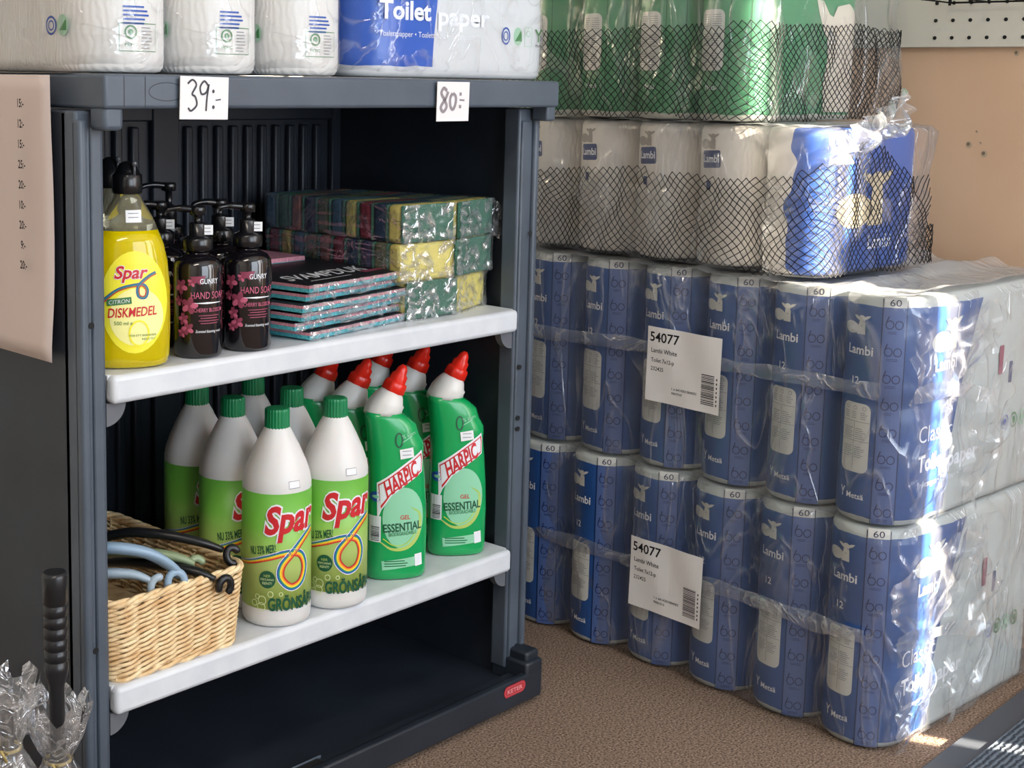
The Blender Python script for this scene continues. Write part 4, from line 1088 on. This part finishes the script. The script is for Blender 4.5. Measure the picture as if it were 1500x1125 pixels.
p.poly([(-.0272, .125), (.008, .150), (.0262, .1615), (.0275, .156), (.0268, .1425), (.008, .131), (-.014, .115), (-.0255, .099)], m_white, 1.8)
p.text('HARPIC', .0005, .1335, .0185, m_red, 3, bold=.030, width=.050, rot=.58, shear=.35)
p.text('GEL', .006, .0835, .0055, m_red, 2, bold=.01); p.text('ESSENTIAL', .003, .071, .0105, m_dgreen, 2, bold=.022, width=.050, rot=.06); p.text('BIODEGRADABLE', .003, .0625, .0048, m_hgd, 2, width=.036, rot=.06)
p.line(bez([(-.026, .052, 0), (-.010, .042, 0), (.010, .044, 0), (.024, .060, 0), (.026, .085, 0), (.014, .096, 0)], 6), [.001+.004*math.sin(PI*i/30) for i in range(31)], m_lab, 1)
p.line(bez([(-.022, .056, 0), (-.008, .047, 0), (.008, .049, 0), (.020, .062, 0)], 6), .0012, mat('lime_print', 'b8d84a', .4), 2)
p.rect(.003, .023, .052, .012, m_pale, 1, 0, .10); p.rect(.025, .026, .010, .016, m_white, 2, 0, .08); lines_of_text(p, -.002, .0262, .036, 3, .0032, m_hgd, 2, .0013, 3)
p.rect(-.031, .068, .0125, .034, m_white, 1); barcode(p, -.031, .062, .009, .018, m_ink, 2, True, 8)
p.ell(-.031, .110, .0058, .0065, m_blue, 1); p.ell(-.031, .110, .0035, .0022, m_pale, 2)
p.ring(-.003, .183, .0055, .0098, .002, m_dgreen, 1); p.text('% kem', .010, .189, .005, m_pale, 1, rot=.25); p.line([(.001, .180), (.014, .187)], .001, m_pale, 1)
p.build('label', hmap, hb, du=.003, dv=.008)
p = Print(); p.rect(.007, .160+.006, .018, .0125, m_sticker, 3.5, 0, .12); lines_of_text(p, .007, .169, .012, 2, .005, m_grey, 4, .0009, 2); p.build('price_sticker', hmap, hb, du=.003, dv=.008, base=.0004)
hl = [(.462, .036, 'front green toilet cleaner bottle beside the white soap bottles', .25), (.588, .043, 'front green toilet cleaner bottle at the right end of the lower shelf', .22),
      (.458, .095, 'green toilet cleaner bottle directly behind the front left cleaner, darker red cap', .25), (.586, .110, 'green toilet cleaner bottle behind the right-end cleaner', .2),
      (.456, .155, 'rearmost green toilet cleaner in the left file, cap by the green-capped soap', .25), (.575, .168, 'rearmost green toilet cleaner at right, only collar and cap visible', .2)]
for i, (x, y, lb, da) in enumerate(hl):
    a = view_angle(x, y)+PI/2+da
    if i == 0: hb.location = (x, y, ZD); hb.rotation_euler = (0, 0, a); hb['label'] = lb
    else: dup(hb, (x, y, ZD), a, lb)

# wicker basket
m_wick = mat('willow', 'c79a62', .55, .3); nn = noisy(m_wick, 60, 'cfa673', 'f2ddb2', .3, .7, 3)
bk = thing('wicker_basket', 'rectangular natural willow basket on the lower shelf holding dish brushes', 'basket', (.006, -.0, ZD), 0)
BX, BY, BH = .168, .262, .088
def bper(t, gr, c=.02):
    """point on the rounded rectangle, t in metres along it"""
    x0, x1, y0, y1 = -gr, BX+gr, .004-gr*.4, BY+gr
    segs = [((x0+c, y0), (x1-c, y0)), None, ((x1, y0+c), (x1, y1-c)), None, ((x1-c, y1), (x0+c, y1)), None, ((x0, y1-c), (x0, y0+c)), None]
    cs = [None, (x1-c, y0+c, -PI/2), None, (x1-c, y1-c, 0), None, (x0+c, y1-c, PI/2), None, (x0+c, y0+c, PI)]
    L_ = [BX-2*c+.0, PI/2*c, BY-2*c, PI/2*c]*2; T = sum(L_); t = t % T
    for i in range(8):
        if t <= L_[i]+1e-9:
            f = t/L_[i]
            if segs[i]:
                a, b = segs[i]; d = Vector((b[0]-a[0], b[1]-a[1])).normalized(); return Vector((a[0]+(b[0]-a[0])*f, a[1]+(b[1]-a[1])*f)), Vector((d.y, -d.x))
            cx, cy, a0 = cs[i]; th = a0+PI/2*f; return Vector((cx+c*math.cos(th), cy+c*math.sin(th))), Vector((math.cos(th), math.sin(th)))
        t -= L_[i]
    return bper(0, gr, c)
TB = 2*(BX-.04)+2*(BY-.04)+2*PI*.02
ns = 36; st = TB/ns
bm = bmesh.new()
for k in range(ns):
    pts = []
    for h in (.004, .03, .06, BH+.002):
        q, nv = bper(k*st, h*.10); pts.append((q.x, q.y, h))
    tube(bm, pts, .0016, 5)
obj('stakes', bm, m_wick, bk)['kind'] = 'stuff'
bm = bmesh.new(); rows = 14
for i in range(rows):
    h = .009+(BH-.017)*i/(rows-1)
    for ph in (0, 1):
        # a pair of rods slanting over each stake
        for k in range(ns//2):
            pts = []; rad = []
            for j in range(9):
                f = j/8; t = (2*k+ph+f*2-(i % 2)*1.0)*st; q, nv = bper(t, h*.10)
                off = .0052*math.sin(PI*f)-.0026; q = q+nv*off
                pts.append((q.x, q.y, h+(f-.5)*.0085+.0005*math.sin(t*300+i))); rad.append(.00235*(.60+.40*math.sin(PI*f)))
            tube(bm, pts, rad, 5, cap=False)
obj('woven_rods', bm, m_wick, bk)['kind'] = 'stuff'
bm = bmesh.new()
for h0, rr_, n_ in ((BH-.001, .0027, 3), (.003, .0026, 2)):
    for s_ in range(n_):
        pts = []
        for j in range(160):
            t = TB*j/160; q, nv = bper(t, h0*.10); a = t*2*PI/.055+2*PI*s_/n_
            q = q+nv*.0026*math.cos(a); pts.append((q.x, q.y, h0+.0026*math.sin(a)+(.003*math.sin(PI*min(1, t/.16))*0)))
        tube(bm, pts, rr_, 6, closed=True)
obj('rim', bm, m_wick, bk)
bm = bmesh.new(); add_box(bm, .004, BX-.004, .008, BY-.004, .0005, .004); obj('bottom', bm, m_wick, bk)

# dish brushes in the basket
def brush(lb, col, pts, radii, hook, flat=.55, bristle=True):
    t = thing('dish_brush', lb, 'dish brush', pts[0], 0, 'dish brushes in the basket'); o0 = Vector(pts[0])
    P_ = bez([Vector(q)-o0 for q in pts], 6); n = len(P_); rad = [radii[0]+(radii[1]-radii[0])*abs(math.sin(PI*i/(n-1))) for i in range(n)]
    bm = bmesh.new(); tube(bm, P_, rad, 10, flat=flat, up=Vector((.3, .2, 1)))
    obj('handle', bm, col, t)
    if hook:
        c = Vector(hook[0])-o0; u = Vector(hook[1]).normalized(); v = Vector(hook[2]).normalized(); r_ = hook[3]
        bm = bmesh.new(); tube(bm, [c+u*math.cos(a)*r_+v*math.sin(a)*r_*1.25 for a in [hook[4]+(2*PI-.9)*k/18 for k in range(17)]], [.0030]+[.0044]*15+[.0034], 8, up=u.cross(v))
        obj('hook', bm, col, t)
    if bristle:
        e0 = P_[0]; bm = bmesh.new(); lathe([(.010, -.012), (.021, -.010), (.022, -.002), (.015, .003)], 16, bm=bm)
        for v_ in bm.verts: v_.co += e0
        obj('brush_head', bm, col, t)
        bm = bmesh.new(); rr = random.Random(3)
        for i in range(70):
            a = rr.uniform(0, 2*PI); q = .019*math.sqrt(rr.random()); b = e0+Vector((q*math.cos(a), q*math.sin(a), -.010))
            tube(bm, [b, b+Vector((q*math.cos(a)*.4, q*math.sin(a)*.4, -.020))], .0006, 3, cap=False)
        br = obj('bristles', bm, mat('white_bristle', 'd8dade', .6), t); br['kind'] = 'stuff'
    return t
m_lb = mat('pale_blue_plastic', '8fa9c0', .35); m_lg = mat('sage_green_plastic', '8a9a78', .35); m_bk = mat('black_rubber_plastic', '17181b', .35); m_lb2 = mat('pale_grey_blue_plastic', '9fb0bd', .35)
# basket interior spans x .01-.17, y .01-.25 ; rim z ~ .307
zb_ = ZD+.004
brush('light blue dish brush arching to the left over the basket front rim', m_lb, [(.06, .20, zb_+.050), (.015, .13, zb_+.098), (.012, .07, zb_+.124), (.030, .040, zb_+.130), (.060, .022, zb_+.122), (.085, .014, zb_+.104), (.095, .012, zb_+.090)], (.0085, .0150), ((.088, .006, zb_+.086), (.9, -.3, 0), (0, .1, 1), .0095, -.6), .45)
brush('pale grey blue brush with loop end resting on the rim, below the light blue one', m_lb2, [(.09, .20, zb_+.045), (.03, .13, zb_+.070), (.020, .06, zb_+.098), (.045, .03, zb_+.100), (.062, .016, zb_+.092)], (.0075, .0125), ((.066, .008, zb_+.086), (.9, -.4, .1), (0, .1, 1), .0085, 1.0), .5)
brush('sage green dish brush handle in the middle of the basket', m_lg, [(.05, .23, zb_+.050), (.072, .12, zb_+.094), (.092, .06, zb_+.104), (.110, .035, zb_+.102), (.125, .024, zb_+.094)], (.0080, .0125), ((.130, .022, zb_+.090), (.9, -.3, 0), (0, .3, .6), .0075, .2), .5)
brush('black dish brush leaning over the basket front rim, hook hanging outside', m_bk, [(.10, .23, zb_+.045), (.095, .12, zb_+.078), (.100, .06, zb_+.090), (.118, .015, zb_+.090), (.134, -.004, zb_+.081)], (.0070, .0125), ((.1415, -.011, zb_+.073), (.9, -.2, .1), (0, 0, 1), .0075, -1.2), .5)
brush('black dish brush lying across to the right corner of the basket rim', m_bk, [(.045, .23, zb_+.060), (.085, .12, zb_+.112), (.110, .07, zb_+.120), (.140, .035, zb_+.113), (.163, .020, zb_+.102)], (.0075, .0120), ((.172, .012, zb_+.095), (.9, -.4, 0), (0, .2, .8), .0072, .3), .5)

# ------------------------------------------------------------------ floor beside the cabinet, left
m_cell = film_mat('gathered_cellophane', .16, .12, 40, .10, crease=.6)
def cello(lb, x, y, ht, seed, handle):
    t = thing('wrapped_brush', lb, 'wrapped brush', (x, y, 0), 0, 'cellophane wrapped items by the cabinet')
    bm = bmesh.new(); rs = []; n = 40
    for i in range(30):
        z = ht*i/29; q = z/ht
        R_ = .042*(1-.15*q) if q < .55 else (.010+(.032)*max(0, (.78-q)/.23)**.8 if q < .78 else .010+.022*((q-.78)/.22)**.7)
        rs.append([((R_*(1+.22*fold((math.cos(2*PI*j/n)*2+seed, math.sin(2*PI*j/n)*2, z*6), 1.6)+.12*math.sin(j*2.2+seed)*min(1, .3+q)))*math.cos(2*PI*j/n), R_*(1+.22*fold((math.cos(2*PI*j/n)*2, math.sin(2*PI*j/n)*2+seed, z*6), 1.6))*math.sin(2*PI*j/n), z+(.010*math.sin(j*1.3+seed) if i > 26 else 0)) for j in range(n)])
    rings(bm, rs, cap0=True, cap1=False); obj('cellophane', bm, m_cell, t)
    bm = bmesh.new(); tube(bm, [(.012*math.cos(a), .012*math.sin(a), ht*.775) for a in [2*PI*k/14 for k in range(14)]], .0018, 6, closed=True)
    tube(bm, [(-.008, -.012, ht*.775), (-.016, -.016, ht*.80), (-.012, -.018, ht*.76)], .0015, 6); obj('twist_tie', bm, mat('gold_tie', 'b9a468', .3, .6), t)
    obj('brush_head', lathe([(.024, .004), (.030, .012), (.031, .075), (.024, .095), (.009, .11)], 20), mat('dark_grey_bristles', '3b3d42', .8), t)
    if handle:
        bm = bmesh.new(); pr = [(.0075, .105), (.0075, ht+.02), (.0105, ht+.03)]
        z = ht+.035
        while z < handle-.035: pr += [(.0115, z), (.0115, z+.0085), (.0103, z+.0092), (.0103, z+.0105)]; z += .0112
        pr += [(.0118, handle-.030), (.0122, handle-.004), (.0105, handle)]
        obj('ribbed_handle', lathe(pr, 20, bm=bm), mat('black_handle_plastic', '1a1c20', .3), t)
    else:
        obj('stem', lathe([(.006, .10), (.006, ht*.9)], 12), m_bk, t)
    return t
cello('black ribbed brush handle rising from a tied cellophane bag beside the left post', -.100, -.052, .250, 2, .383)
cello('tied clear cellophane bag cut by the left picture edge, standing on the floor', -.150, -.045, .285, 5, 0)
